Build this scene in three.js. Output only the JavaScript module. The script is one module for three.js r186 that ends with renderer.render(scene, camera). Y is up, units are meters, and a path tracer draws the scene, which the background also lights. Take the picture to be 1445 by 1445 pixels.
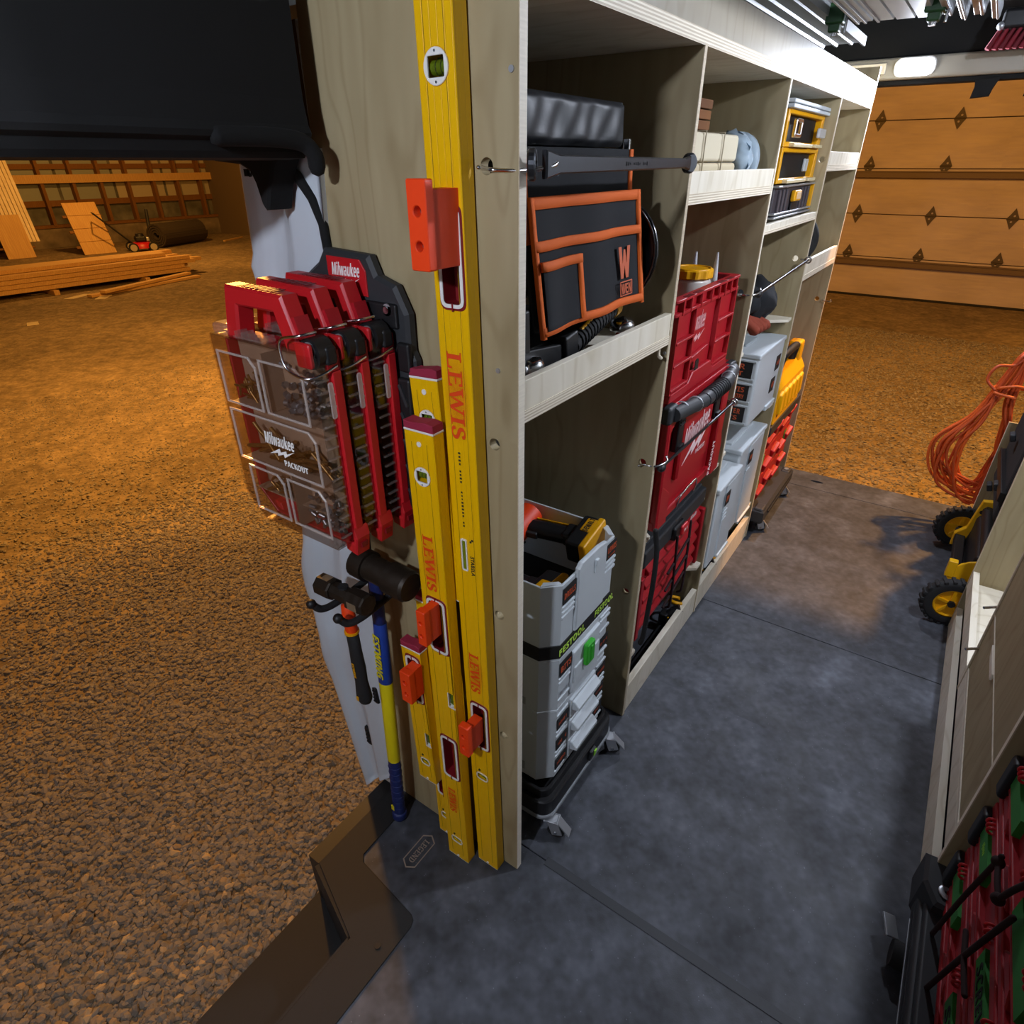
import * as THREE from 'three';
import { RoundedBoxGeometry } from 'three/addons/geometries/RoundedBoxGeometry.js';
import { mergeGeometries, toCreasedNormals } from 'three/addons/utils/BufferGeometryUtils.js';
import { FontLoader } from 'three/addons/loaders/FontLoader.js';
import { TextGeometry } from 'three/addons/geometries/TextGeometry.js';

// ---------------------------------------------------------------- camera, light, exposure
const scene = new THREE.Scene();
scene.background = new THREE.Color(0x000000);
const camera = new THREE.PerspectiveCamera(79.84, 1, 0.02, 80);
camera.position.set(0, 1.6, 0);
camera.rotation.set(-0.5196, 0.6099, -0.0031, 'YXZ');
const renderer = new THREE.WebGLRenderer({ antialias: true });
renderer.toneMapping = THREE.LinearToneMapping;
renderer.toneMappingExposure = 1.14;
renderer.shadowMap.enabled = true;
const VAN_LAMP = { color: 0xe6eeff, cd: [4.6, 5.8, 6.3] };        // LED dome lamps under the van roof
const HALL_LAMP = { color: new THREE.Color(1.0, 0.46, 0.095), cd: 108 };   // sodium lamps under the hall roof

// ---------------------------------------------------------------- helpers
let seed = 12345;
const rnd = () => { seed = (seed + 0x6D2B79F5) | 0; let t = Math.imul(seed ^ (seed >>> 15), 1 | seed); t = (t + Math.imul(t ^ (t >>> 7), 61 | t)) ^ t; return ((t ^ (t >>> 14)) >>> 0) / 4294967296; };
const rr = (a, b) => a + (b - a) * rnd();
const V = (x, y, z) => new THREE.Vector3(x, y, z);
const PI = Math.PI;
const sansBold = await new FontLoader().loadAsync('fonts/droid/droid_sans_bold.typeface.json');
const serifBold = await new FontLoader().loadAsync('fonts/droid/droid_serif_bold.typeface.json');
// wrapped value noise, period p cells
const NT = 64, noiseTab = new Float32Array(NT * NT).map(() => rnd());
function vn(x, y, p) {
  const xi = Math.floor(x), yi = Math.floor(y), fx = x - xi, fy = y - yi, s = (t) => t * t * (3 - 2 * t), m = (v) => ((v % p) + p) % p;
  const g = (a, b) => noiseTab[(m(b) % NT) * NT + (m(a) % NT)];
  const u = s(fx), v = s(fy);
  return (g(xi, yi) * (1 - u) + g(xi + 1, yi) * u) * (1 - v) + (g(xi, yi + 1) * (1 - u) + g(xi + 1, yi + 1) * u) * v;
}
function fbm(u, v, p, oct = 4) { let a = 0, w = 0.5, t = 0; for (let i = 0; i < oct; i++) { a += w * vn(u * p + i * 7.3, v * p + i * 3.1, p); t += w; w *= 0.5; p *= 2; } return a / t; }
const lerp3 = (a, b, t) => [a[0] + (b[0] - a[0]) * t, a[1] + (b[1] - a[1]) * t, a[2] + (b[2] - a[2]) * t];
function tex(w, h, f, srgb = true, metresX = 1, metresY = 1) {
  const d = new Uint8Array(w * h * 4);
  for (let j = 0; j < h; j++) for (let i = 0; i < w; i++) {
    const c = f(i / w, j / h), o = (j * w + i) * 4;
    d[o] = Math.max(0, Math.min(255, c[0])); d[o + 1] = Math.max(0, Math.min(255, c[1])); d[o + 2] = Math.max(0, Math.min(255, c[2])); d[o + 3] = 255;
  }
  const t = new THREE.DataTexture(d, w, h);
  t.wrapS = t.wrapT = THREE.RepeatWrapping; t.magFilter = THREE.LinearFilter; t.minFilter = THREE.LinearMipmapLinearFilter;
  if (srgb) t.colorSpace = THREE.SRGBColorSpace;
  t.repeat.set(1 / metresX, 1 / metresY); t.needsUpdate = true;
  return t;
}
const grey = (v) => [v, v, v];
const mat = (color, rough = 0.6, o = {}) => new THREE.MeshStandardMaterial({ color, roughness: rough, ...o });
const phys = (color, rough, o = {}) => new THREE.MeshPhysicalMaterial({ color, roughness: rough, ...o });

// geometry collector: everything added is merged into one mesh
class G {
  constructor() { this.a = []; }
  add(g, x = 0, y = 0, z = 0, rx = 0, ry = 0, rz = 0, s) {
    g = g.index ? g.toNonIndexed() : g.clone();
    for (const k of Object.keys(g.attributes)) if (!['position', 'normal', 'uv'].includes(k)) g.deleteAttribute(k);
    if (!g.attributes.uv) g.setAttribute('uv', new THREE.BufferAttribute(new Float32Array(g.attributes.position.count * 2), 2));
    const m = new THREE.Matrix4().compose(V(x, y, z), new THREE.Quaternion().setFromEuler(new THREE.Euler(rx, ry, rz)), s ? V(...s) : V(1, 1, 1));
    g.morphAttributes = {}; this.a.push(g.applyMatrix4(m)); return this;
  }
  box(w, h, d, x = 0, y = 0, z = 0, rx = 0, ry = 0, rz = 0, b = 0) {      // centred; b = chamfer
    return this.add(b > 0 ? new RoundedBoxGeometry(w, h, d, 1, Math.min(b, w / 2.01, h / 2.01, d / 2.01)) : new THREE.BoxGeometry(w, h, d), x, y, z, rx, ry, rz);
  }
  b2(x0, x1, y0, y1, z0, z1, b = 0) { return this.box(Math.abs(x1 - x0), Math.abs(y1 - y0), Math.abs(z1 - z0), (x0 + x1) / 2, (y0 + y1) / 2, (z0 + z1) / 2, 0, 0, 0, b); }
  cyl(r1, r2, h, x = 0, y = 0, z = 0, rx = 0, ry = 0, rz = 0, seg = 16) { return this.add(new THREE.CylinderGeometry(r1, r2, h, seg), x, y, z, rx, ry, rz); }
  bar(p, q, r, seg = 8, r2 = r) {
    const a = V(...p), b = V(...q), d = b.clone().sub(a), g = new THREE.CylinderGeometry(r2, r, d.length(), seg);
    g.applyQuaternion(new THREE.Quaternion().setFromUnitVectors(V(0, 1, 0), d.clone().normalize()));
    const m = a.add(b).multiplyScalar(0.5); return this.add(g, m.x, m.y, m.z);
  }
  tube(pts, r, seg = 8, n = 0, closed = false, tension = 0.5) {
    const c = new THREE.CatmullRomCurve3(pts.map((p) => V(...p)), closed, 'catmullrom', tension);
    this.add(new THREE.TubeGeometry(c, n || pts.length * 6, r, seg, closed));
    if (!closed) { this.add(new THREE.SphereGeometry(r, seg, 4), ...pts[0]); this.add(new THREE.SphereGeometry(r, seg, 4), ...pts[pts.length - 1]); }
    return this;
  }
  ext(shape, depth, bevel = 0, x = 0, y = 0, z = 0, rx = 0, ry = 0, rz = 0, cs = 12) {     // extruded along +z from z
    if (Array.isArray(shape)) shape = poly(shape);
    const g = new THREE.ExtrudeGeometry(shape, { depth: depth - 2 * bevel, bevelEnabled: bevel > 0, bevelThickness: bevel, bevelSize: bevel, bevelOffset: -bevel, bevelSegments: 1, curveSegments: cs });
    if (bevel > 0) g.translate(0, 0, bevel);
    return this.add(g, x, y, z, rx, ry, rz);
  }
  lathe(pts, x = 0, y = 0, z = 0, rx = 0, ry = 0, rz = 0, seg = 20) { return this.add(new THREE.LatheGeometry(pts.map((p) => new THREE.Vector2(...p)), seg), x, y, z, rx, ry, rz); }
  sph(r, x = 0, y = 0, z = 0, s = [1, 1, 1], w = 14, h = 10) { return this.add(new THREE.SphereGeometry(r, w, h), x, y, z, 0, 0, 0, s); }
  txt(str, size, x, y, z, rx = 0, ry = 0, rz = 0, o = {}) {            // centred lettering, facing +z
    const g = new TextGeometry(str, { font: o.serif ? serifBold : sansBold, size, depth: o.depth ?? 0.0006, curveSegments: 3, bevelEnabled: false });
    g.computeBoundingBox(); const b = g.boundingBox; g.translate(-(b.min.x + b.max.x) / 2, -(b.min.y + b.max.y) / 2, 0);
    if (o.w) g.scale(o.w / (b.max.x - b.min.x), 1, 1);
    if (o.slant) g.applyMatrix4(new THREE.Matrix4().makeShear(0, 0, o.slant, 0, 0, 0));
    return this.add(g, x, y, z, rx, ry, rz);
  }
  geo(uv = true) {
    const g = mergeGeometries(this.a, false);
    if (uv) {
      const p = g.attributes.position, n = g.attributes.normal, u = g.attributes.uv;
      for (let i = 0; i < p.count; i += 3) {
        let ax = 0, ay = 0, az = 0;
        for (let k = i; k < i + 3; k++) { ax += Math.abs(n.getX(k)); ay += Math.abs(n.getY(k)); az += Math.abs(n.getZ(k)); }
        for (let k = i; k < i + 3; k++) {
          if (ax >= ay && ax >= az) u.setXY(k, p.getZ(k), p.getY(k)); else if (ay >= az) u.setXY(k, p.getX(k), p.getZ(k)); else u.setXY(k, p.getX(k), p.getY(k));
        }
      }
    }
    return g;
  }
}
const poly = (pts) => { const s = new THREE.Shape(); pts.forEach((p, i) => (i ? s.lineTo(p[0], p[1]) : s.moveTo(p[0], p[1]))); s.closePath(); return s; };
function rrect(x0, x1, y0, y1, r, P = THREE.Shape) {
  const s = new P(); s.moveTo(x0 + r, y0); s.lineTo(x1 - r, y0); s.quadraticCurveTo(x1, y0, x1, y0 + r); s.lineTo(x1, y1 - r); s.quadraticCurveTo(x1, y1, x1 - r, y1);
  s.lineTo(x0 + r, y1); s.quadraticCurveTo(x0, y1, x0, y1 - r); s.lineTo(x0, y0 + r); s.quadraticCurveTo(x0, y0, x0 + r, y0); return s;
}
const circ = (x, y, r, P = THREE.Shape) => { const s = new P(); s.absarc(x, y, r, 0, 2 * PI, P === THREE.Path); return s; };
// frame shape: rounded rectangle with a rounded rectangular hole
function frame(x0, x1, y0, y1, r, t) { const s = rrect(x0, x1, y0, y1, r); s.holes.push(rrect(x0 + t, x1 - t, y0 + t, y1 - t, Math.max(0.0005, r - t), THREE.Path)); return s; }

const used = {};
const numbered = (n) => { const k = (used[n] = (used[n] ?? -1) + 1); return k ? `${n}_${String(k).padStart(3, '0')}` : n; };
function shade(o) { o.castShadow = o.receiveShadow = true; return o; }
function thing(name, label, category, pos = [0, 0, 0], turn = 0, group) {
  const o = new THREE.Group(); o.name = numbered(name); o.position.set(...pos); o.rotation.y = turn;
  o.userData = { label, category }; if (group) o.userData.group = group;
  scene.add(o); return o;
}
function part(name, g, m, parent, label) {
  const o = shade(new THREE.Mesh(g instanceof G ? g.geo() : g, m)); o.name = name;
  if (label) o.userData.label = label;
  parent.add(o); return o;
}
function solo(name, label, category, g, m, pos = [0, 0, 0], turn = 0, group) {
  const o = shade(new THREE.Mesh(g instanceof G ? g.geo() : g, m)); o.name = numbered(name); o.position.set(...pos); o.rotation.y = turn;
  o.userData = { label, category }; if (group) o.userData.group = group; scene.add(o); return o;
}
function struct(name, g, m) { const o = g ? shade(new THREE.Mesh(g instanceof G ? g.geo() : g, m)) : new THREE.Group(); o.name = name; o.userData = { kind: 'structure' }; scene.add(o); return o; }
function copy(src, label, pos, turn) { const o = src.clone(); o.name = numbered(src.name.replace(/_\d{3}$/, '')); o.userData = { ...src.userData, label }; if (pos) o.position.set(...pos); if (turn !== undefined) o.rotation.y = turn; scene.add(o); return o; }
function scribble(x, y, z, w, h, n) { const g = new G(), tall = h > w, L = tall ? h : w, c = tall ? w : h; for (let i = 0; i < n; i++) { if (rnd() < 0.15) continue; const p = -L / 2 + (i + 0.5) * L / n, a = L / n * 0.5, b = c * rr(0.4, 1); tall ? g.box(b, a, 0.0004, x, y + p, z) : g.box(a, b, 0.0004, x + p, y, z); } return g; }   // print too small to read
const bolt = (s) => poly([[-1, -0.22], [-0.15, 0.22], [-0.1, 0.03], [0.35, 0.2], [0.36, 0.04], [1, 0.3], [0.15, -0.2], [0.12, -0.02], [-0.35, -0.2], [-0.33, -0.03]].map(([x, y]) => [x * s, y * s]));

// ---------------------------------------------------------------- materials
function plyTexture(base, dark, W, H, warp, offset) {       // rotary-cut birch face: slow figure that runs along v
  return tex(512, 512, (u, v) => {
    const w = fbm(u + offset, v * 0.5 + offset, 4, 4), f = Math.sin((u * 7 + w * warp) * 2 * PI), g = fbm(u * 1.0, v * 0.25, 32, 2), k = fbm(u, v, 3, 3);
    const line = Math.pow(Math.max(0, f), 6) * 0.4 + (g - 0.5) * 0.5 + (k - 0.5) * 0.5;
    return lerp3(base, dark, Math.max(0, Math.min(1, 0.25 + line)));
  }, true, W, H);
}
const plyA = plyTexture([168, 153, 118], [142, 125, 90], 0.6, 1.2, 5, 0), plyB = plyTexture([238, 230, 212], [208, 196, 170], 0.7, 1.1, 6, 0.37);
const plyTurn = plyB.clone(); plyTurn.rotation = PI / 2; plyTurn.needsUpdate = true;
const layers = tex(64, 256, (u, v) => { const k = Math.floor(v * 14), n = fbm(u, v, 16, 2); return k % 2 ? [230 + n * 20, 220 + n * 20, 200 + n * 20] : [186 + n * 24, 170 + n * 24, 144 + n * 22]; }, true, 0.5, 0.036);
const M = {
  ply: mat(0xffffff, 0.62, { map: plyA, bumpMap: plyA, bumpScale: 0.0004 }),
  plyPale: mat(0xffffff, 0.5, { map: plyB, bumpMap: plyB, bumpScale: 0.0004 }),
  plyFlat: mat(0xffffff, 0.5, { map: plyTurn, bumpMap: plyTurn, bumpScale: 0.0004 }),
  layers: mat(0xffffff, 0.6, { map: layers }),
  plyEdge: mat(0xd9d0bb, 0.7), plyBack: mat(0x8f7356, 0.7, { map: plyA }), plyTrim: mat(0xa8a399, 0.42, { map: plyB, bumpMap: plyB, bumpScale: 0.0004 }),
  yellow: mat(0xeeb800, 0.34, {}),
  white: mat(0xe9e7e2, 0.45), ivory: mat(0xe8dcc4, 0.6),
  red: mat(0xa8121f, 0.45), redDark: mat(0x7a0c16, 0.5), redCap: mat(0x96203c, 0.75), redBright: mat(0xc01a22, 0.42),
  black: mat(0x141416, 0.5), blackGloss: phys(0x08080a, 0.18, { clearcoat: 0.6, clearcoatRoughness: 0.2 }), charcoal: mat(0x2c2e31, 0.55), rubber: mat(0x1b1b1c, 0.8), cloth: mat(0x17191d, 0.92, { }),
  orange: mat(0xf2420a, 0.5), orangeTrim: mat(0xd9600f, 0.8), tape: mat(0x2f8a35, 0.6),
  chrome: mat(0xd8d8da, 0.18, { metalness: 1 }), steel: mat(0x9fa3a8, 0.38, { metalness: 0.9 }), darkSteel: mat(0x4a4c50, 0.32, { metalness: 0.85 }), alu: mat(0xb4b7b8, 0.5, { metalness: 0.6 }), zinc: mat(0xb9bcc0, 0.4, { metalness: 0.7 }),
  case: mat(0xc9d0d4, 0.5), caseWarm: mat(0xc9c5b8, 0.5), green: mat(0x35a82a, 0.45), lime: mat(0x9be03a, 0.5),
  yel: mat(0xe3a100, 0.4), navy: mat(0x16255e, 0.55), bright: mat(0xe6d40a, 0.5),
  print: mat(0xf4f2ee, 0.6), printOrange: mat(0xc8562e, 0.6), printBlack: mat(0x1a1a1a, 0.7), printLime: mat(0xc6ee5a, 0.6),
  clear: phys(0xf6f2f0, 0.06, { transmission: 1, thickness: 0, ior: 1.5 }),
  smoke: phys(0xe0dcd8, 0.08, { transmission: 1, thickness: 0, ior: 1.5 }),
  vial: phys(0xa8c42c, 0.05, { transmission: 0.75, thickness: 0, ior: 1.45 }),
};
M.yellow.bumpMap = tex(256, 4, (u) => grey(Math.abs((u * 5) % 1 - 0.5) < 0.05 ? 90 : 200), false, 0.06, 1); M.yellow.bumpScale = 0.0008;
{ const weave = tex(64, 64, (u, v) => grey(((Math.floor(u * 32) + Math.floor(v * 32)) % 2 ? 160 : 90) + rnd() * 40), false, 0.04, 0.04); M.cloth.bumpMap = weave; M.cloth.bumpScale = 0.0006; }
// ---------------------------------------------------------------- the van: floor, step, walls, roof
const rubberMat = tex(1024, 1024, (u, v) => {
  const a = fbm(u, v, 6, 5), b = fbm(u + 0.3, v + 0.7, 40, 3), c = Math.pow(fbm(u * 1.0, v * 1.0 + 0.2, 14, 4), 3);
  const d = Math.pow(Math.max(0, fbm(u * 1.0 + 0.1, v * 0.5, 10, 5) - 0.45) * 2.2, 1.5); const e = fbm(u + 0.6, v + 0.3, 90, 2); let g = 53 + (a - 0.5) * 12 + (b - 0.5) * 24 + (e - 0.5) * 26 + c * 46 + d * 18; if (rnd() > 0.9992) g += 60;
  return [g * 0.98, g * 1.02, g * 1.12];
}, true, 1.6, 1.6);
const rubberRough = tex(256, 256, (u, v) => grey(158 + (fbm(u, v, 8, 4) - 0.5) * 50), false, 0.9, 0.9);
const matFloor = mat(0xffffff, 1.0, { map: rubberMat, roughnessMap: rubberRough, bumpMap: tex(256, 256, () => grey(100 + rnd() * 110), false, 0.4, 0.4), bumpScale: 0.0005 });
const plate = mat(0x131211, 0.7);
const floor = struct('floor');
const flat = (pts, y0, y1, b = 0.001) => new G().ext(pts.map(([x, z]) => [x, -z]), y1 - y0, b, 0, y0, 0, -PI / 2);
part('floor_mat', flat([[-0.955, -0.823], [-0.955, -0.477], [-0.75, -0.407], [-0.75, 1.2], [0.85, 1.2], [0.85, -0.823], [-0.955, -0.823]], -0.012, 0), matFloor, floor);
part('floor_mat', flat([[-0.955, -0.826], [0.85, -0.826], [0.85, -2.145], [-0.955, -2.145]], -0.012, 0), matFloor, floor);
part('floor_mat', flat([[-0.955, -2.148], [0.85, -2.148], [0.85, -3.468], [-0.955, -3.468]], -0.012, 0), matFloor, floor);
part('seam_strip', flat([[-0.47, -0.812], [0.85, -0.812], [0.85, -0.836], [-0.47, -0.836]], 0, 0.0016, 0.0005), mat(0x2f3135, 0.6), floor);
part('subfloor', new G().b2(-0.95, 0.85, -0.1, -0.012, -3.66, -0.48).b2(-0.74, 0.85, -0.1, -0.012, -0.48, 1.2), mat(0x25221f, 0.8), floor);
{ // rear sill with a drain slot, side step with its cover plate
  const s = poly([[-0.95, 3.472], [0.85, 3.472], [0.85, 3.68], [-0.95, 3.68]]);
  const h = new THREE.Path(); h.absellipse(-0.36, 3.575, 0.034, 0.012, 0, 2 * PI); s.holes.push(h);
  part('rear_sill', new G().ext(s, 0.014, 0.001, 0, -0.014, 0, -PI / 2), mat(0xffffff, 0.7, { map: rubberMat }), floor);
  part('drain_slot', new G().b2(-0.41, -0.31, -0.04, -0.013, -3.6, -3.55), mat(0x050505, 0.9), floor);
  part('step_plate', new G().ext(poly([[-0.955, 0.745], [-0.955, 0.477], [-0.752, 0.4], [-0.752, -1.2], [-0.65, -1.2], [-0.65, 0.5], [-0.656, 0.515], [-0.668, 0.522], [-0.86, 0.545], [-0.876, 0.56], [-0.88, 0.745]]), 0.004, 0.001, 0, 0, 0, -PI / 2), plate, floor);
  part('step_riser', new G().add(new THREE.BoxGeometry(0.22, 0.2, 0.012), -0.853, -0.1, -0.436, 0, -0.33).b2(-0.76, -0.75, -0.2, 0, -0.42, 1.2), plate, floor);
  part('step_tread', new G().b2(-1.013, -0.745, -0.225, -0.2, -0.515, 1.2, 0.003), plate, floor);
  part('rocker_panel', new G().b2(-1.0, -0.96, -0.45, -0.005, -0.76, -0.478).b2(-1.005, -0.985, -0.45, -0.227, -0.5, 1.2), mat(0x1a1918, 0.5), floor);
  for (const [x, z, n] of [[-0.685, -0.425, 'plate_screw'], [-0.905, -0.735, 'plate_screw']]) part(n, new G().cyl(0.007, 0.007, 0.005, x, 0.004, z), n && z < -0.6 ? M.chrome : M.black, floor);
  const e = new G(); const hexa = [[-0.5, -0.22], [0.5, -0.22], [0.66, 0], [0.5, 0.22], [-0.5, 0.22], [-0.66, 0]].map(([x, y]) => [x * 0.115, y * 0.155]);
  const o = poly(hexa); o.holes.push(new THREE.Path(hexa.map(([x, y]) => new THREE.Vector2(x * 0.93, y * 0.88)))); e.ext(o, 0.0008); e.txt('LEGEND', 0.026, 0, 0, 0, 0, 0, 0, { w: 0.098, serif: true, depth: 0.0008 });
  const m = part('emblem', e, mat(0x8f7f70, 0.6), floor); m.rotation.set(-PI / 2, 0, -PI / 2); m.position.set(-0.762, 0.0004, -0.652); m.scale.set(0.7, 0.62, 1);
}
const vanWhite = mat(0xc4ccd4, 0.35), vanGrey = mat(0xb6b8b4, 0.6), vanBlack = mat(0x050607, 0.9), liner = mat(0x050506, 0.95);
{
  const w = new G().b2(-1.06, -1.0, -0.45, 2.16, -3.66, -0.8);
  part('wall_left', w, vanGrey, scene).userData = { kind: 'structure' };
  const wl = scene.children[scene.children.length - 1];
  for (let z = -3.3; z < -0.9; z += 0.16) part('wall_rib', new G().box(0.03, 2.0, 0.05, -0.985, 1.05, z, 0, 0, 0, 0.008), vanGrey, wl);
  struct('wall_right', new G().b2(0.85, 0.92, -0.45, 2.16, -3.66, 1.26), vanGrey);
  struct('wall_front', new G().b2(-1.06, 0.92, -0.45, 2.16, 1.2, 1.26), vanGrey);
  struct('wall_partition', new G().b2(-0.28, 0.85, 0, 2.12, 0.35, 0.375, 0.002), mat(0x3a3b3d, 0.8));
  struct('ceiling', new G().b2(-1.06, 0.92, 2.12, 2.18, -3.66, 1.26), liner);
}
{ // header over the side opening with its rolled lower lip
  const prof = [[-1.06, 1.605], [-0.93, 1.603], [-0.885, 1.606], [-0.878, 1.614], [-0.873, 1.626], [-0.864, 1.631], [-0.861, 1.638], [-0.866, 1.648], [-0.87, 1.68], [-0.87, 2.125], [-1.06, 2.125]];
  const h = struct('trim_1', new G().ext(prof, 1.93, 0, 0, 0, -0.712), vanBlack);
  part('header_corner', new G().tube([[-0.868, 1.632, -0.56], [-0.866, 1.632, -0.64], [-0.863, 1.627, -0.69], [-0.858, 1.612, -0.708], [-0.862, 1.594, -0.714]], 0.013, 8), vanBlack, h);
  struct('trim_2', new G().tube([[-0.985, 1.617, 1.15], [-0.985, 1.617, -0.6], [-0.97, 1.612, -0.68], [-0.945, 1.585, -0.735], [-0.922, 1.53, -0.752], [-0.914, 1.44, -0.756], [-0.92, 1.0, -0.756], [-0.932, 0.5, -0.756], [-0.94, 0.02, -0.756]], 0.0085, 8, 90), vanBlack);
  // dark plastic bracket at the top of the pillar
  const br = struct('trim_3', new G().ext(poly([[-1.10, 1.62], [-1.09, 1.603], [-1.02, 1.598], [-0.995, 1.588], [-0.985, 1.57], [-0.977, 1.54], [-0.971, 1.532], [-0.962, 1.533], [-0.952, 1.56], [-0.935, 1.59], [-0.91, 1.62]]), 0.05, 0.004, 0, 0, -0.735), vanBlack);
}
{ // pressed steel pillar beside the opening
  const outer = [[1.62, -1.094], [1.45, -1.108], [1.425, -1.124], [1.39, -1.112], [0.9, -1.125], [0.80, -1.128], [0.72, -1.152], [0.637, -1.162], [0.50, -1.136], [0.42, -1.142], [0.37, -1.137], [0.2, -1.105], [0.03, -1.075], [-0.075, -1.055]];
  const inner = [[1.62, -0.9], [1.45, -0.915], [0.5, -0.93], [0.1, -0.94], [0.06, -0.944]];
  const at = (t, y) => { for (let i = 0; i + 1 < t.length; i++) if (y <= t[i][0] && y >= t[i + 1][0]) return t[i][1] + (t[i + 1][1] - t[i][1]) * (t[i][0] - y) / (t[i][0] - t[i + 1][0]); return t[t.length - 1][1]; };
  const N = 70, K = 22, prof = [[0, -0.02], [0.03, -0.006], [0.09, 0], [0.2, -0.004], [0.3, -0.02], [0.42, -0.024], [0.55, -0.01], [0.66, 0.002], [0.78, -0.002], [1, -0.012]];
  const zat = (u) => { for (let i = 0; i + 1 < prof.length; i++) if (u <= prof[i + 1][0]) { let t = (u - prof[i][0]) / (prof[i + 1][0] - prof[i][0]); t = t * t * (3 - 2 * t); return prof[i][1] + (prof[i + 1][1] - prof[i][1]) * t; } return -0.012; };
  const pos = [], idx = [];
  for (const back of [0, 1]) for (let j = 0; j <= N; j++) for (let i = 0; i <= K; i++) {
    const u = i / K, yb = -0.075 + u * 0.135, y = 1.62 + (yb - 1.62) * j / N, x = (at(outer, Math.max(y, -0.075)) - 0.02) * (1 - u) + at(inner, Math.max(y, 0.06)) * u;
    pos.push(x, y, -0.74 + zat(u) - back * (0.035) + 0.01 * Math.sin(Math.min(1, Math.abs(y - 0.6) / 0.25) * PI) * (1 - u));
  }
  const row = K + 1, off = (N + 1) * row;
  for (let j = 0; j < N; j++) for (let i = 0; i < K; i++) { const a = j * row + i, b = a + 1, c = a + row, d = c + 1; idx.push(a, c, b, b, c, d, a + off, b + off, c + off, b + off, d + off, c + off); }
  const edge = (a, b) => idx.push(a, b, a + off, b, b + off, a + off);
  for (let j = 0; j < N; j++) { edge(j * row, (j + 1) * row); edge((j + 1) * row + K, j * row + K); }
  for (let i = 0; i < K; i++) { edge(N * row + i, N * row + i + 1); edge(i + 1, i); }
  const g = new THREE.BufferGeometry(); g.setAttribute('position', new THREE.Float32BufferAttribute(pos, 3)); g.setIndex(idx); g.computeVertexNormals();
  const p = struct('trim_4', g, vanWhite); p.material.side = THREE.DoubleSide;
  for (const [x, y, w, h] of [[-1.0, 0.47, 0.028, 0.085], [-1.02, 0.185, 0.024, 0.07], [-0.962, 0.38, 0.018, 0.06], [-1.085, 1.585, 0.02, 0.012]]) {
    const q = part('plastic_plug', new G().ext(rrect(-w / 2, w / 2, -h / 2, h / 2, w * 0.45), 0.012, 0.003), M.black, p); q.position.set(x, y, -0.755); q.rotation.z = 0.06;
    for (let k = 0; k < 4; k++) part('plug_rib', new G().box(w * 0.5, 0.004, 0.004, x, y - h * 0.3 + k * h * 0.2, -0.742), M.rubber, p);
  }
}
{ // rear frame of the van
  struct('trim_5', new G().b2(-1.0, 0.86, 1.905, 1.985, -3.68, -3.6, 0.012), mat(0x9a9486, 0.5));
  struct('trim_6', new G().b2(-1.0, 0.86, 1.985, 2.13, -3.68, -3.62, 0.01).b2(-1.0, 0.86, 1.886, 1.906, -3.7, -3.63, 0.006), vanBlack);
  struct('trim_7', new G().b2(-1.06, -0.82, -0.45, 2.13, -3.7, -3.6, 0.02).b2(0.7, 0.92, -0.45, 2.13, -3.7, -3.6, 0.02), vanGrey);
  for (const x of [-0.15, 0.03]) solo('door_clip', x < 0 ? 'black plastic clip hanging from the rear door frame beside the lamp' : 'black plastic clip hanging from the rear door frame at right edge of photo', 'clip', new G().ext(poly([[-0.04, 0.005], [0.045, 0.01], [0.03, -0.03], [0.025, -0.055], [-0.04, -0.06], [-0.035, -0.02]]), 0.02, 0.003), vanBlack, [x, 1.885, -3.64], 0, 'door frame clips');
  solo('wood_strip', 'pale wooden batten fixed on the rear door frame left of the lamp', 'batten', new G().b2(-0.72, -0.53, 1.925, 1.965, -3.6, -3.585, 0.002), M.plyPale);
}
// LED dome lamps: a glowing lens and its light just in front of it
function domeLamp(label, pos, down, cd) {
  const t = thing('dome_lamp', label, 'lamp', pos, 0, 'van roof lamps');
  const base = new G().ext(rrect(-0.078, 0.078, -0.036, 0.036, 0.034), 0.012, 0.003); const b = part('lamp_base', base, M.white, t);
  const lens = new G().ext(rrect(-0.07, 0.07, -0.03, 0.03, 0.029), 0.014, 0.006, 0, 0, 0.011); const l = part('lamp_lens', lens, mat(0xffffff, 0.4, { emissive: VAN_LAMP.color, emissiveIntensity: 9 }), t);
  t.rotation.x = down;
  const p = down < 1 ? new THREE.SpotLight(VAN_LAMP.color, cd, 0, 1.5, 0.1, 2) : new THREE.PointLight(VAN_LAMP.color, cd, 0, 2); p.position.set(0, 0, 0.032); if (p.target) { p.target.position.set(0, 0, 1); t.add(p.target); } p.castShadow = true; p.shadow.radius = 2.2; p.shadow.mapSize.set(1024, 1024); t.add(p);
  return t;
}
domeLamp('glowing oval lamp on the frame above the rear doors', [-0.42, 1.948, -3.596], 0.35, VAN_LAMP.cd[0]);
domeLamp('oval lamp on the van roof above the side door opening, before the shelves', [-0.355, 1.985, 0.6], PI / 2, VAN_LAMP.cd[1]);
domeLamp('oval lamp under the roof bar above the low shelving on the right', [0.45, 2.09, -1.9], PI / 2, VAN_LAMP.cd[2]);
struct('trim_11', new G().b2(0.3, 0.6, 2.0905, 2.121, -2.0, -1.8, 0.004), liner);
struct('trim_8', new G().b2(-0.5, 0.35, 1.986, 2.12, 0.5, 0.7, 0.004), liner);

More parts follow.
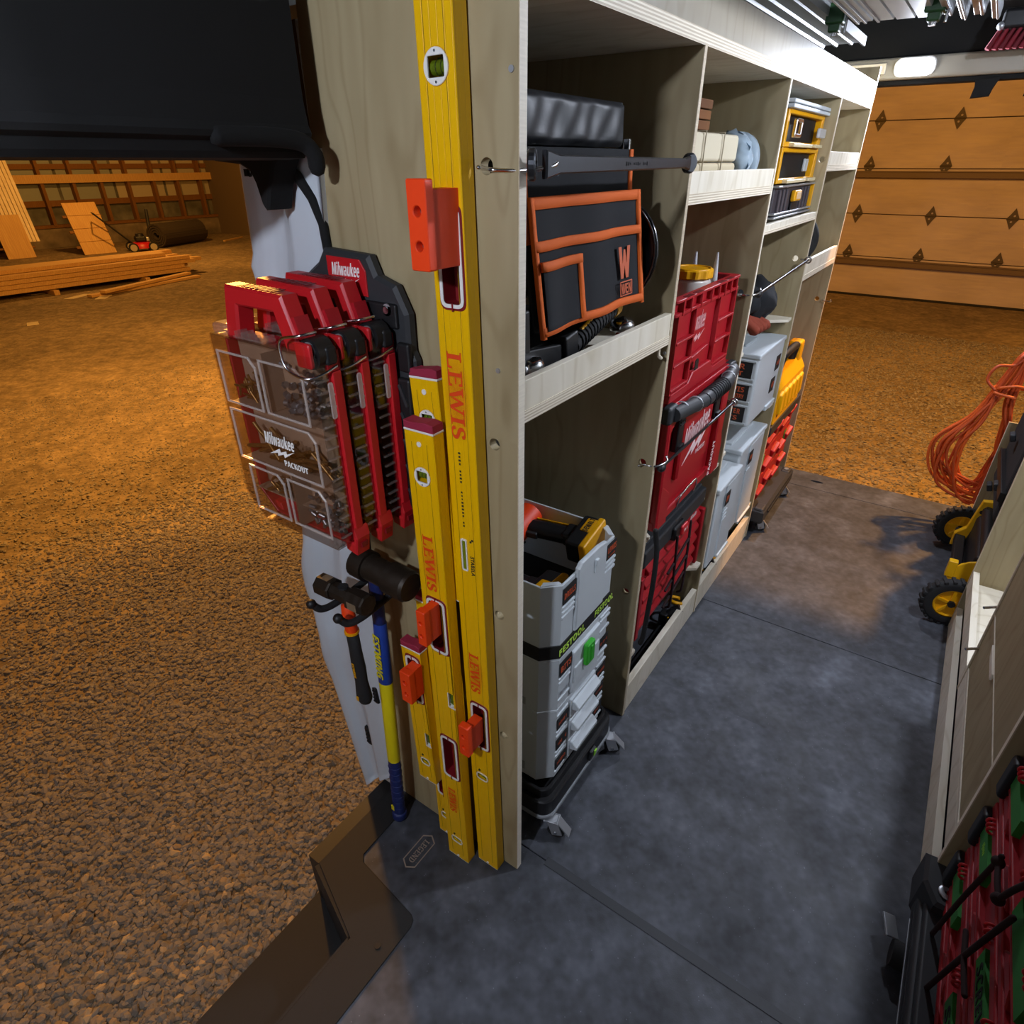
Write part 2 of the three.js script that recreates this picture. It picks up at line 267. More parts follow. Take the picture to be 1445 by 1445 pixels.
// ---------------------------------------------------------------- the hall around the van
const GY = -0.65;
const dirt = tex(1024, 1024, (u, v) => {
  const a = fbm(u, v, 5, 4), b = fbm(u + 0.2, v, 48, 3), c = fbm(u, v + 0.4, 160, 2);
  return lerp3([88, 74, 54], [184, 160, 122], Math.max(0, Math.min(1, a * 0.5 + (b - 0.5) * 0.55 + c * 0.45)));
}, true, 5, 5);
const dirtBump = tex(1024, 1024, (u, v) => grey(255 * (fbm(u, v, 24, 3) * 0.35 + fbm(u + 0.5, v, 128, 3) * 0.65)), false, 3.2, 3.2);
const ground = struct('ground', new G().b2(-26, 8, GY - 0.2, GY, -15, 9), mat(0xffffff, 0.95, { map: dirt, bumpMap: dirtBump, bumpScale: 0.014 }));
{ // gravel: the stones nearest the van one by one, the rest as one bed
  const stone = (k) => { const g = new THREE.IcosahedronGeometry(1, 0), p = g.attributes.position, key = {}; for (let i = 0; i < p.count; i++) { const q = [p.getX(i), p.getY(i), p.getZ(i)].map((x) => x.toFixed(3)).join(); const s = (key[q] ??= [rr(0.75, 1.2), rr(0.75, 1.2), rr(0.75, 1.2)]); p.setXYZ(i, p.getX(i) * s[0], p.getY(i) * s[1] * 0.62, p.getZ(i) * s[2]); } g.computeVertexNormals(); return g; };
  const shapes = [0, 1, 2, 3, 4].map(stone), tones = [0x8d7b62, 0xa08b6c, 0x77674f, 0xb59f7c, 0x92816b].map((c) => mat(c, 0.9));
  for (let i = 0; i < 300; i++) {
    const m = part('gravel_stone', shapes[i % 5], tones[(i * 7) % 5], ground), s = rr(0.008, 0.017);
    m.position.set(rr(-2.0, -1.1), GY + s * 0.35, rr(-0.5, 0.25)); m.rotation.set(rr(-0.4, 0.4), rr(0, 6.3), rr(-0.4, 0.4)); m.scale.set(s * rr(1, 1.5), s, s);
  }
  const bed = (n, x0, x1, z0, z1, s0, s1, keep, k) => {
    const im = new THREE.InstancedMesh(shapes[k], mat(0xffffff, 0.9), n), o = new THREE.Object3D(), c = new THREE.Color();
    for (let i = 0; i < n; i++) {
      let x, z, t = 0; do { x = rr(x0, x1); z = rr(z0, z1); } while (!keep(x, z) && t++ < 40);
      const s = s0 * Math.pow(s1 / s0, Math.pow(rnd(), 1.8)); o.position.set(x, GY + s * rr(0.05, 0.5), z); o.rotation.set(rr(-0.5, 0.5), rr(0, 6.3), rr(-0.5, 0.5)); o.scale.set(s * rr(1, 1.5), s, s * rr(0.8, 1.1)); o.updateMatrix(); im.setMatrixAt(i, o.matrix);
      const b = rr(0.7, 1.15); im.setColorAt(i, c.setRGB(0.25 * b, 0.215 * b, 0.168 * b));
    }
    im.name = 'gravel'; im.userData.kind = 'stuff'; shade(im); ground.add(im);
  };
  const near = (x, z) => rnd() < Math.max(0.05, Math.min(1, 1.45 - (-x - 1.0) / 2.6 + fbm(x * 0.08 + 5, z * 0.08 + 5, 8, 2) * 0.6 - 0.3));
  for (let k = 0; k < 5; k++) bed(17000, -5.6, -1.0, -2.6, 1.4, 0.006, 0.016, near, k);
  bed(24000, -8, -2.4, -5, 1.0, 0.004, 0.011, () => true, 2);
  bed(46000, -2.2, 2.4, -11, -3.6, 0.006, 0.017, () => true, 3);
}
const concrete = mat(0xa3927a, 0.95, { map: tex(256, 256, (u, v) => grey(190 + (fbm(u, v, 8, 4) - 0.5) * 110), true, 2.2, 2.2) });
const lumberTex = tex(512, 512, (u, v) => { const k = fbm(u * 1.0, v * 0.2, 24, 4), r = Math.sin((v * 0.6 + u * 12 + fbm(u, v, 4, 2) * 2.5) * 2 * PI); return lerp3([216, 178, 112], [184, 138, 78], Math.max(0, Math.min(1, k * 0.6 + r * 0.16 + 0.1))); }, true, 0.5, 1.6);
const pine = mat(0xffffff, 0.7, { map: lumberTex }), pineDark = mat(0x9a8466, 0.8, { map: lumberTex }), pinePale = mat(0xfff4e0, 0.65, { map: plyB });
{
  const w = struct('wall_left_hall', new G().b2(-23.6, -23.2, GY, 5.2, -15, 9), mat(0x8d8a7c, 0.9, { map: concrete.map }));
  part('footing_wall', new G().b2(-23.2, -23.0, GY, -0.1, -15, 9, 0.01), concrete, w);
  part('bottom_plate', new G().b2(-23.2, -22.96, -0.1, -0.02, -15, 9), pineDark, w);
  for (let z = -14.6; z < -5; z += 0.82) part('stud', new G().box(0.2, 4.6, 0.09, -23.05, 2.25, z + rr(-0.06, 0.06), 0, 0, 0), pineDark, w);
  for (const [y, h, x, m] of [[1.2, 0.22, -22.9, pine], [1.52, 0.14, -23.1, pineDark], [0.55, 0.16, -23.1, pineDark], [2.2, 0.14, -23.1, pineDark]]) part('girt', new G().b2(x - 0.1, x, y - h / 2, y + h / 2, -15, 9), m, w);
  for (let z = -14.2; z < -6; z += 1.64) part('sheathing_panel', new G().b2(-23.2, -23.17, rr(0.5, 0.6), 1.9, z, z + 1.55), mat(z * 7 % 2 > -1 ? 0x8f948c : 0xb0a68e, 0.9), w);
  struct('wall_back', new G().b2(-23.6, 8, GY, 5.2, -15.2, -14.2), mat(0x6f5f4b, 0.9));
  struct('wall_right_hall', new G().b2(7.8, 8.2, GY, 5.2, -15, 9), mat(0x8a7a62, 0.9)); struct('wall_front_hall', new G().b2(-23.6, 8, GY, 5.2, 8.8, 9.2), mat(0x8a7a62, 0.9));
  struct('ceiling_hall', new G().b2(-23.6, 8.2, 5.0, 5.3, -15.2, 9.2), mat(0x5a4d3c, 0.9));
}
{ // sectional garage door
  const d = struct('door_1');
  const skin = mat(0xffffff, 0.6, { map: tex(512, 512, (u, v) => { const s = fbm(u, v, 6, 4), k = fbm(u * 0.3, v, 48, 2); return [186 + (s - 0.5) * 26 + (k - 0.5) * 12, 170 + (s - 0.5) * 26 + (k - 0.5) * 12, 164 + (s - 0.5) * 26]; }, true, 3, 1.4), bumpMap: tex(256, 256, (u, v) => grey(120 + (fbm(u * 0.2, v, 48, 3) - 0.5) * 160), false, 2.4, 1.2), bumpScale: 0.004 });
  const joints = [0.05, 0.76, 1.48, 2.2, 2.9];
  let y = GY + 0.03;
  for (const j of joints) { part('door_section', new G().b2(-4.2, 3.4, y + 0.006, j - 0.006, -13.98, -13.9, 0.006), skin, d); y = j; }
  part('bottom_seal', new G().b2(-4.2, 3.4, GY, GY + 0.04, -13.99, -13.88, 0.01), M.rubber, d);
  for (const yy of [1.4, -0.03]) part('strut', new G().b2(-4.2, 3.4, yy - 0.055, yy + 0.045, -13.9, -13.83).b2(-4.2, 3.4, yy + 0.03, yy + 0.045, -13.83, -13.81).b2(-4.2, 3.4, yy - 0.055, yy - 0.04, -13.83, -13.81), mat(0x6a5846, 0.6, {}), d);
  const hs = poly([[0, 0.16], [0.09, 0], [0.05, -0.06], [0, -0.16], [-0.09, 0], [-0.05, 0.06]]); for (const [a, b] of [[0.03, 0.045], [-0.03, -0.045]]) hs.holes.push(circ(a * 0.4, b, 0.018, THREE.Path));
  const hg = new G().ext(hs, 0.015, 0.002, 0, 0, 0).cyl(0.014, 0.014, 0.15, 0, 0, 0.014, 0, 0, PI / 2, 8).geo();
  for (const j of joints.slice(0, 4)) for (const x of [-3.1, -1.93, -0.77, 0.4, 1.57, 2.74]) { const h = part('hinge', hg, mat(0x50463a, 0.6, { metalness: 0.3 }), d); h.position.set(x - j * 0.0, j + (j === 0.05 || j === 1.48 ? 0.04 : 0), -13.9); }
  struct('trim_9', new G().b2(-4.4, -4.2, GY, 3, -14.2, -13.85).b2(3.4, 3.6, GY, 3, -14.2, -13.85).b2(-4.4, 3.6, 2.9, 3.1, -14.2, -13.85), pineDark);
}
// sodium lamps under the hall roof (above the frame)
function hallLamp(label, x, z, k, y = 3.9) {
  const t = thing('hall_lamp', label, 'lamp', [x, y, z]);
  part('lamp_shade', new G().lathe([[0.05, 0.3], [0.09, 0.28], [0.2, 0.05], [0.27, 0], [0.265, -0.005], [0.19, 0.045], [0.08, 0.265]], 0, 0, 0, 0, 0, 0, 24), M.darkSteel, t);
  part('chain', new G().cyl(0.01, 0.01, 4.72 - y, 0, 0.28 + (4.72 - y) / 2, 0), M.darkSteel, t);
  part('bulb', new G().sph(0.07, 0, 0.04, 0), mat(0xffffff, 0.5, { emissive: HALL_LAMP.color, emissiveIntensity: 20 }), t);
  const l = new THREE.PointLight(HALL_LAMP.color, HALL_LAMP.cd * k, 0, 2); l.position.set(0, -0.06, 0); l.castShadow = true; l.shadow.radius = 7; t.add(l);
}
hallLamp('hanging sodium lamp above the gravel beside the van', -6.2, -3.7, 0.95);
hallLamp('hanging sodium lamp above the gravel behind the van', 1.5, -5.6, 0.85, 4.55);
hallLamp('hanging sodium lamp near the far stud wall of the hall', -17, -8.5, 0.5);
// ---------------------------------------------------------------- plywood shelving along the left wall
const FX = -0.52, BX = -0.955;                                     // front and back of the shelving
const Z = [-0.761, -1.385, -2.04, -2.745, -3.385];                 // end panel, dividers, end panel
M.layersV = mat(0xffffff, 0.6, { map: layers.clone() }); M.layersV.map.rotation = PI / 2; M.layersV.map.needsUpdate = true; M.layersV.map.repeat.set(1 / 0.036, 2);
const unit = thing('shelving_unit', 'tall birch plywood shelving with four bays along the left side of the van', 'shelving');
function panel(name, z0, thick, outline, holes, edgeY) {
  const s = poly(outline); for (const [x, y, r] of holes) s.holes.push(circ(x, y, r || 0.0105, THREE.Path));
  const p = part(name, new G().ext(s, thick, 0.0006, 0, 0, z0 - thick), M.ply, unit);
  part('edge_band', new G().b2(FX - 0.001, FX + 0.0015, edgeY[0], edgeY[1], z0 - thick + 0.0005, z0 - 0.0005), M.layersV, p);
  return p;
}
const rect = (x0, x1, y0, y1) => [[x0, y0], [x1, y0], [x1, y1], [x0, y1]];
panel('end_panel', Z[0], 0.018, [[-0.93, 0.001], [FX, 0.001], [FX, 1.9], [-0.91, 1.9], [-0.922, 1.7], [-0.932, 1.3], [-0.935, 0.6]], [[-0.572, 1.595], [-0.567, 1.188], [-0.563, 0.824], [-0.556, 0.483]], [0.002, 1.9]);
panel('divider', Z[1] + 0.006, 0.014, rect(BX, FX, 0.001, 1.79), [[-0.55, 0.92], [-0.556, 0.5]], [0.002, 1.79]);
panel('divider', Z[2] + 0.006, 0.014, rect(BX, FX, 0.001, 1.79), [[-0.555, 1.245], [-0.637, 1.603, 0.013]], [0.002, 1.79]);
panel('divider', Z[3] + 0.006, 0.014, rect(BX, FX, 0.001, 1.79), [[-0.541, 1.605], [-0.56, 1.27]], [0.002, 1.79]);
panel('end_panel', Z[4], 0.014, rect(BX, FX, 0.001, 1.935), [[-0.555, 1.02]], [0.002, 1.935]);
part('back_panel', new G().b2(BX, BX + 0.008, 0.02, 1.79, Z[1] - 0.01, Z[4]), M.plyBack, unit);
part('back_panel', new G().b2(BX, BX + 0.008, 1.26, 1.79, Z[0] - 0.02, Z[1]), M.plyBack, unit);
part('top_panel', new G().b2(BX, FX - 0.002, 1.79, 1.806, Z[0] - 0.018, Z[4] + 0.001), M.plyFlat, unit);
{ const t = part('top_trim', new G().b2(FX - 0.016, FX, 1.806, 1.882, Z[0] - 0.018, Z[4] + 0.0005, 0.001), M.plyTrim, unit); part('edge_band', new G().b2(FX - 0.002, FX + 0.0012, 1.789, 1.812, Z[0] - 0.018, Z[4] + 0.0005), M.layers, t); }
function lipShelf(bay, y, lo, hi) {                                // shelf board with an upstanding front lip whose plies show below
  const z0 = Z[bay] - (bay ? 0.008 : 0.018), z1 = Z[bay + 1] + (bay === 3 ? 0 : 0.006);
  const s = part('shelf', new G().b2(BX, FX - 0.014, y - 0.012, y, z1, z0), M.plyFlat, unit);
  const l = part('shelf_lip', new G().b2(FX - 0.015, FX, lo, hi, z1, z0, 0.001), M.plyPale, unit);
  part('edge_band', new G().b2(FX - 0.002, FX + 0.0012, lo - 0.0005, lo + Math.min(0.02, (hi - lo) * 0.34), z1, z0), M.layers, l);
  return s;
}
lipShelf(0, 1.247, 1.231, 1.301); lipShelf(1, 1.537, 1.52, 1.582); lipShelf(2, 1.425, 1.41, 1.436); lipShelf(3, 1.585, 1.568, 1.63); lipShelf(3, 1.203, 1.187, 1.26);
function cutShelf(bay, y, cut, ramp, name = 'shelf') {             // shelf whose front edge is cut back between two corner wings
  const z0 = Z[bay] - 0.008, z1 = Z[bay + 1] + 0.006, f = FX - 0.006;
  part(name, new G().ext(poly([[BX, -z0], [f, -z0], [f, -z0 + ramp * 0.4], [f - cut, -z0 + ramp], [f - cut, -z1 - ramp], [f, -z1 - ramp * 0.4], [f, -z1], [BX, -z1]]), 0.012, 0.0008, 0, y - 0.012, 0, -PI / 2), M.plyFlat, unit);
}
cutShelf(1, 0.672, 0.09, 0.12); cutShelf(1, 0.245, 0.08, 0.11); cutShelf(2, 1.05, 0.08, 0.12); cutShelf(2, 0.69, 0.09, 0.14); cutShelf(2, 0.195, 0.08, 0.12);
{ const t = part('toe_board', new G().b2(FX - 0.022, FX - 0.002, 0.001, 0.115, Z[3] + 0.006, Z[1] - 0.008, 0.001), M.plyPale, unit); }
for (const [x, y, z] of [[-0.557, 1.316, Z[0]], [-0.53, 1.7, Z[0]], [-0.525, 1.21, Z[1] + 0.006]]) part('panel_screw', new G().cyl(0.004, 0.004, 0.002, x, y, z + 0.001, PI / 2), M.zinc, unit);

// screw hooks in the holes, and the tools and bars that rest on them across the bays
function hook(label, x, y, z, dir, reach = 1) {                        // dir: -1 opens away from the camera
  const d = dir, pts = [[0, 0, -d * 0.02], [0.004, -0.003, 0], [0.022, -0.004, d * 0.004], [0.038, -0.003, d * 0.012], [0.048, 0, d * 0.03], [0.05, 0.004, d * 0.046], [0.046, 0.012, d * 0.05]].map(([a, b, c]) => [a * reach, b, c]);
  return solo('screw_hook', label, 'hook', new G().tube(pts, 0.003, 8), M.chrome, [x, y, z]);
}
hook('chrome screw hook in top hole of the front plywood panel, holding the long spanner', -0.568, 1.594, -0.758, -1, 1.6);
hook('chrome screw hook holding the far end of the long spanner', -0.545, 1.6, -1.378, 1);
hook('chrome screw hook on the first divider beside the toolbox, holding near end of a bar', -0.55, 0.92, -1.376, -1);
hook('chrome screw hook on the second divider beside the toolbox, holding far end of a bar', -0.545, 0.905, -2.035, 1);
hook('chrome screw hook on the second divider next to the gloves', -0.555, 1.245, -2.03, -1);
hook('chrome screw hook on the third divider, holding far end of the bar above the gloves', -0.545, 1.272, -2.742, 1);
hook('chrome screw hook low on the last end panel above the yellow case', -0.53, 1.02, -3.368, 1);
solo('shelf_peg', 'small pale peg under the far end of the first plywood lip', 'peg', new G().tube([[0, 0.02, 0], [0, 0.004, 0], [0.003, -0.004, 0.004], [0.012, -0.006, 0.012]], 0.004, 8, 20), M.ivory, [-0.527, 1.216, -1.345]);
{
  const t = thing('ring_spanner', 'long dark steel ring spanner laid across the first bay before the black tool pouch', 'spanner', [-0.496, 1.597, -1.035], PI / 2);
  const head = (r) => { const s = circ(0, 0, r); const h = new THREE.Path(); for (let i = 0; i <= 24; i++) { const a = i / 24 * 2 * PI, q = r * (i % 2 ? 0.62 : 0.54); i ? h.lineTo(q * Math.cos(a), q * Math.sin(a)) : h.moveTo(q, 0); } s.holes.push(h); return s; };
  part('shaft', new G().ext(poly([[-0.255, -0.017], [-0.222, -0.0115], [0.235, -0.008], [0.262, -0.012], [0.262, 0.012], [0.235, 0.008], [-0.222, 0.0115], [-0.255, 0.017]]), 0.009, 0.002), M.darkSteel, t);
  part('ring_head', new G().ext(head(0.019), 0.011, 0.002, 0, 0, -0.006), M.darkSteel, t).position.set(-0.272, 0, -0.003); t.children[1].rotation.y = 0.5;
  part('ring_head', new G().ext(head(0.0175), 0.014, 0.003, 0, 0, -0.007), M.darkSteel, t).position.set(0.275, 0, 0); t.children[2].rotation.y = -0.35;
  part('forged_mark', scribble(0.02, 0, 0.0088, 0.1, 0.006, 14), M.steel, t);
}
function crossBar(label, a, b, m) {
  const t = thing('steel_bar', label, 'bar'); part('rod', new G().bar(a, b, 0.0045, 10), m, t);
  part('end_knob', new G().sph(0.012, ...a, [1, 1, 1.3]), M.black, t); part('end_ring', new G().add(new THREE.TorusGeometry(0.011, 0.003, 6, 14), ...b), M.chrome, t); return t;
}
crossBar('thin dark steel bar across the second bay in front of the red toolbox', [-0.508, 0.905, -1.41], [-0.504, 0.912, -2.0], M.darkSteel);
crossBar('thin steel bar across the third bay above the gloves', [-0.51, 1.24, -2.075], [-0.505, 1.272, -2.7], M.darkSteel);

// ---------------------------------------------------------------- spirit levels on the end panel, and the orange blocks that hold them
const sprays = {};
function spray(word, w, h, parent, x, y, z, rot) {                 // stencilled, over-sprayed paint
  const key = word; let m = sprays[key];
  if (!m) {
    const W = 256, H = 96, c = document.createElement('canvas'); c.width = W; c.height = H; const g = c.getContext('2d');
    g.clearRect(0, 0, W, H); g.fillStyle = '#fff'; g.font = 'bold 76px serif'; g.textAlign = 'center'; g.textBaseline = 'middle';
    g.save(); g.translate(W / 2, H / 2 + 4); g.scale(word.length > 4 ? 1.0 : 1.2, 1); g.fillText(word, 0, 0); g.restore();
    const id = g.getImageData(0, 0, W, H).data, d = new Uint8Array(W * H * 4);
    for (let y = 0; y < H; y++) for (let x = 0; x < W; x++) {
      const bar = [0.27, 0.5, 0.73].some((q) => Math.abs(x / W - q) < 0.004);
      let a = id[(y * W + x) * 4 + 3] / 255; if (bar) a *= 0.5;
      const r = Math.min(1, Math.hypot((x / W - 0.5) / 0.52, (y / H - 0.5) / 0.56)), fog = Math.max(0, 1 - r * r) * 0.3;
      a = Math.max(a * 0.92, (rnd() < 0.5 ? 1.3 : 0.7) * fog); const o = ((H - 1 - y) * W + x) * 4; d[o] = d[o + 1] = d[o + 2] = 255 * a; d[o + 3] = 255;
    }
    const t = new THREE.DataTexture(d, W, H); t.magFilter = THREE.LinearFilter; t.needsUpdate = true;
    m = sprays[key] = mat(0xe8420c, 0.6, { alphaMap: t, transparent: true });
  }
  const p = part('stencilled_name', new THREE.PlaneGeometry(w, h), m, parent); p.position.set(x, y, z); p.rotation.z = rot; return p;
}
function level(o) {                                                // origin: bottom centre of the front face; the face looks towards +z
  const t = thing('spirit_level', o.label, 'level', o.pos, o.turn || 0); t.rotation.z = o.lean || 0;
  const w = o.w, L = o.len, d = o.d, hw = w / 2, s = rrect(-hw, hw, 0.002, L, 0.002);
  const slot = (y) => [-w * 0.28 + (o.sx || 0), w * 0.40 + (o.sx || 0), y - 0.066, y + 0.066];
  for (const y of o.grips || []) { const [a, b, c, e] = slot(y); s.holes.push(rrect(a, b, c, e, 0.013, THREE.Path)); }
  for (const [y, r] of o.vials || []) s.holes.push(circ(0, y, r, THREE.Path));
  for (const y of o.slots || []) s.holes.push(rrect(-w * 0.27, w * 0.27, y - 0.012, y + 0.012, 0.011, THREE.Path));
  for (const y of o.edges || []) s.holes.push(poly([[hw * 0.42, y - 0.02], [hw * 0.42, y + 0.022], [hw * 0.99, y + 0.022], [hw * 0.99, y - 0.02]]));
  const body = part('body', new G().ext(s, d, 0.0012, 0, 0, -d), M.yellow, t);
  part('groove', new G().b2(-hw * 0.55, -hw * 0.52, 0.02, L - 0.02, -0.001, 0.0003).b2(hw * 0.5, hw * 0.53, 0.02, L - 0.02, -0.001, 0.0003), mat(0x9a7600, 0.5), body);
  for (const y of o.grips || []) {
    const [a, b, c, e] = slot(y), g = part('grip_insert', new G().ext(frame(a - 0.004, b + 0.004, c - 0.006, e + 0.006, 0.014, 0.0085), d * 0.98, 0.001, 0, 0, -d + 0.0015).b2(a, b, c, e, -d, -d + 0.002), M.redDark, t);
    part('white_ring', new G().ext(frame(a - 0.001, b + 0.001, c - 0.002, e + 0.002, 0.013, 0.0055), 0.0012, 0, 0, 0, 0.0014), M.white, g);
    for (const yy of [c - 0.001, e + 0.001]) part('ring_gap', new G().box(0.003, 0.012, 0.0006, (a + b) / 2, yy, 0.0029), M.redDark, g);
  }
  for (const [y, r] of o.vials || []) {
    const v = part('vial_window', new G().ext((() => { const q = circ(0, y, r); q.holes.push(rrect(-r * 0.66, r * 0.66, y - r * 0.56, y + r * 0.56, r * 0.1, THREE.Path)); return q; })(), 0.003, 0.0006, 0, 0, -0.0015), M.white, t);
    part('vial', new G().cyl(r * 0.42, r * 0.42, r * 1.3, 0, y, -0.012, 0, 0, PI / 2, 14), M.vial, v);
    part('vial_back', new G().b2(-r * 0.7, r * 0.7, y - r * 0.6, y + r * 0.6, -d * 0.75, -d * 0.72), mat(0x4d5a18, 0.5), v);
    for (const q of [-0.22, 0.22]) part('vial_line', new G().cyl(r * 0.43, r * 0.43, 0.0012, q * r, y, -0.012, 0, 0, PI / 2, 14), M.black, v);
    for (const q of [0.8, -0.8]) part('window_screw', new G().cyl(0.0016, 0.0016, 0.001, 0, y + r * q, 0.0018, PI / 2, 0, 0, 8), M.steel, v);
  }
  for (const y of o.slots || []) {
    const v = part('slot_ring', new G().ext(frame(-w * 0.27, w * 0.27, y - 0.012, y + 0.012, 0.011, 0.0035), 0.002, 0.0004, 0, 0, -0.001), M.ivory, t);
    part('slot_back', new G().b2(-w * 0.26, w * 0.26, y - 0.0115, y + 0.0115, -d * 0.6, -d * 0.55), mat(0x1f260c, 0.6), v); part('vial', new G().cyl(0.0068, 0.0068, w * 0.4, 0, y, -0.0085, 0, 0, PI / 2 - 0.15, 10), M.vial, v);
    part('stud_hole', new G().cyl(0.003, 0.003, 0.002, -w * 0.1, y + 0.022, 0.0004, PI / 2, 0, 0, 10), M.darkSteel, t);
  }
  for (const y of o.edges || []) {
    const v = part('edge_vial_bed', new G().b2(hw * 0.42, hw * 0.98, y - 0.0205, y - 0.016, -d * 0.9, 0.0008).b2(hw * 0.4, hw * 0.47, y - 0.02, y + 0.022, -d * 0.9, 0.0006), M.white, t);
    part('edge_vial', new G().b2(hw * 0.48, hw * 0.97, y - 0.015, y + 0.02, -d * 0.6, -0.004, 0.003), M.vial, v);
  }
  const e = part('end_cap', new G().box(w * 0.98, 0.0035, d * 0.98, 0, 0.0018, -d / 2, 0, 0, 0, 0.001), M.white, t);
  part('cap_pin', new G().cyl(0.0035, 0.0035, 0.0015, 0, 0.009, 0.0006, PI / 2, 0, 0, 10), M.white, t);
  if (o.cap) { part('end_cap', new G().box(w * 1.02, 0.004, d * 1.02, 0, L + 0.001, -d / 2, 0, 0, 0, 0.001), M.white, t); part('shock_cap', new G().ext(poly([[-hw * 1.0, 0], [hw * 1.0, 0], [hw, 0.014], [hw * 0.5, 0.0165], [-hw * 0.5, 0.0125], [-hw, 0.014]]), d * 1.04, 0.0015, 0, L + 0.0025, -d * 1.02), M.redCap, t); part('cap_pin', new G().cyl(0.005, 0.005, 0.0015, 0, L - 0.022, 0.0006, PI / 2, 0, 0, 12), M.white, t); }
  for (const [word, y, sw, sh, x] of o.sprays || []) spray(word, sw, sh, t, x || 0, y, 0.0009, -PI / 2);
  return t;
}
const L1 = level({ label: 'tallest yellow spirit level, running off the top of the photo, nearest the panel edge', pos: [-0.590, 0, -0.729], lean: 0.0205, w: 0.0625, d: 0.029, len: 1.97, grips: [0.515, 1.478], vials: [[1.706, 0.0205]], slots: [0.345], sprays: [['LEWIS', 1.27, 0.15, 0.05], ['LEWIS', 0.67, 0.11, 0.042]] });
part('body_print', scribble(-0.004, 1.1, 0.0008, 0.005, 0.15, 22).txt('STABILA', 0.008, 0.011, 0.945, 0.0006, 0, 0, -PI / 2, { depth: 0.0004 }).box(0.004, 0.004, 0.0004, 0.013, 1.002, 0.0007).box(0.004, 0.004, 0.0004, 0.009, 0.998, 0.0007), M.printBlack, L1);
part('edge_vial_bed', new G().ext(frame(-0.014, 0.000, 0.93, 1.0, 0.004, 0.003), 0.002, 0, 0, 0, 0), M.white, L1); part('edge_vial', new G().b2(-0.011, -0.003, 0.933, 0.997, -0.004, 0.001, 0.001), M.vial, L1);
const L2 = level({ label: 'yellow spirit level standing on the floor before the tallest one, red cap at mid height', pos: [-0.665, 0, -0.700], lean: 0.0145, w: 0.066, d: 0.028, len: 1.204, cap: true, grips: [0.392, 0.785], vials: [[1.12, 0.0185]], slots: [0.075], edges: [0.585], sprays: [['LEWIS', 0.935, 0.13, 0.042], ['LEWIS', 0.235, 0.09, 0.036]] });
level({ label: 'yellow spirit level tucked behind, its red cap the highest one in view', pos: [-0.667, 0.84, -0.731], lean: 0.055, w: 0.062, d: 0.024, len: 0.447, cap: true, vials: [[0.375, 0.0185]] });
level({ label: 'short yellow spirit level standing on the floor at far left of the row, mostly hidden', pos: [-0.733, 0, -0.733], lean: 0.006, w: 0.052, d: 0.024, len: 0.792, cap: true, grips: [0.235], vials: [[0.715, 0.0165]], slots: [0.08] });
level({ label: 'shortest yellow spirit level, hung clear of the floor at the left of the row', pos: [-0.753, 0.242, -0.703], lean: 0.028, w: 0.056, d: 0.024, len: 0.43, cap: true, grips: [0.345], slots: [0.07], edges: [0.155] });
{ // printed-plastic holding blocks, each screwed through a grip hole
  const mk = (label, pos, w, h, d, notch) => {
    const t = thing('level_block', label, 'block', pos);
    const f = rrect(-w / 2, w / 2, -h / 2, h / 2, 0.004); for (const y of [-h * 0.22, h * 0.16]) f.holes.push(circ(0, y, w * 0.2, THREE.Path));
    part('block_body', new G().ext(f, 0.016, 0.0012, 0, 0, -0.016).b2(-w / 2 + 0.001, w / 2 - 0.002, -h / 2 + 0.001, h / 2 - notch, -d, -0.0155, 0.0012), M.orange, t);
    for (const y of [-h * 0.22, h * 0.16]) { const q = part('block_screw', new G().cyl(w * 0.11, w * 0.11, 0.004, 0, y, -0.0125, PI / 2, 0, 0, 12), M.chrome, t); part('screw_cross', new G().box(w * 0.14, w * 0.03, 0.001, 0, y, -0.0102).box(w * 0.03, w * 0.14, 0.001, 0, y, -0.0102), M.darkSteel, q); }
    return t;
  };
  mk('largest orange block, screwed through the upper grip hole of the tallest level', [-0.612, 1.526, -0.66], 0.034, 0.112, 0.07, 0.012);
  mk('orange block in the upper grip hole of the floor-standing level with the lower red name', [-0.672, 0.812, -0.652], 0.022, 0.085, 0.048, 0.004);
  mk('orange block in the grip hole of the shortest level, leftmost of the four', [-0.746, 0.604, -0.66], 0.03, 0.088, 0.042, 0.002);
  mk('lowest orange block, in the bottom grip hole of the tallest level', [-0.598, 0.522, -0.672], 0.026, 0.088, 0.055, 0.014);
}
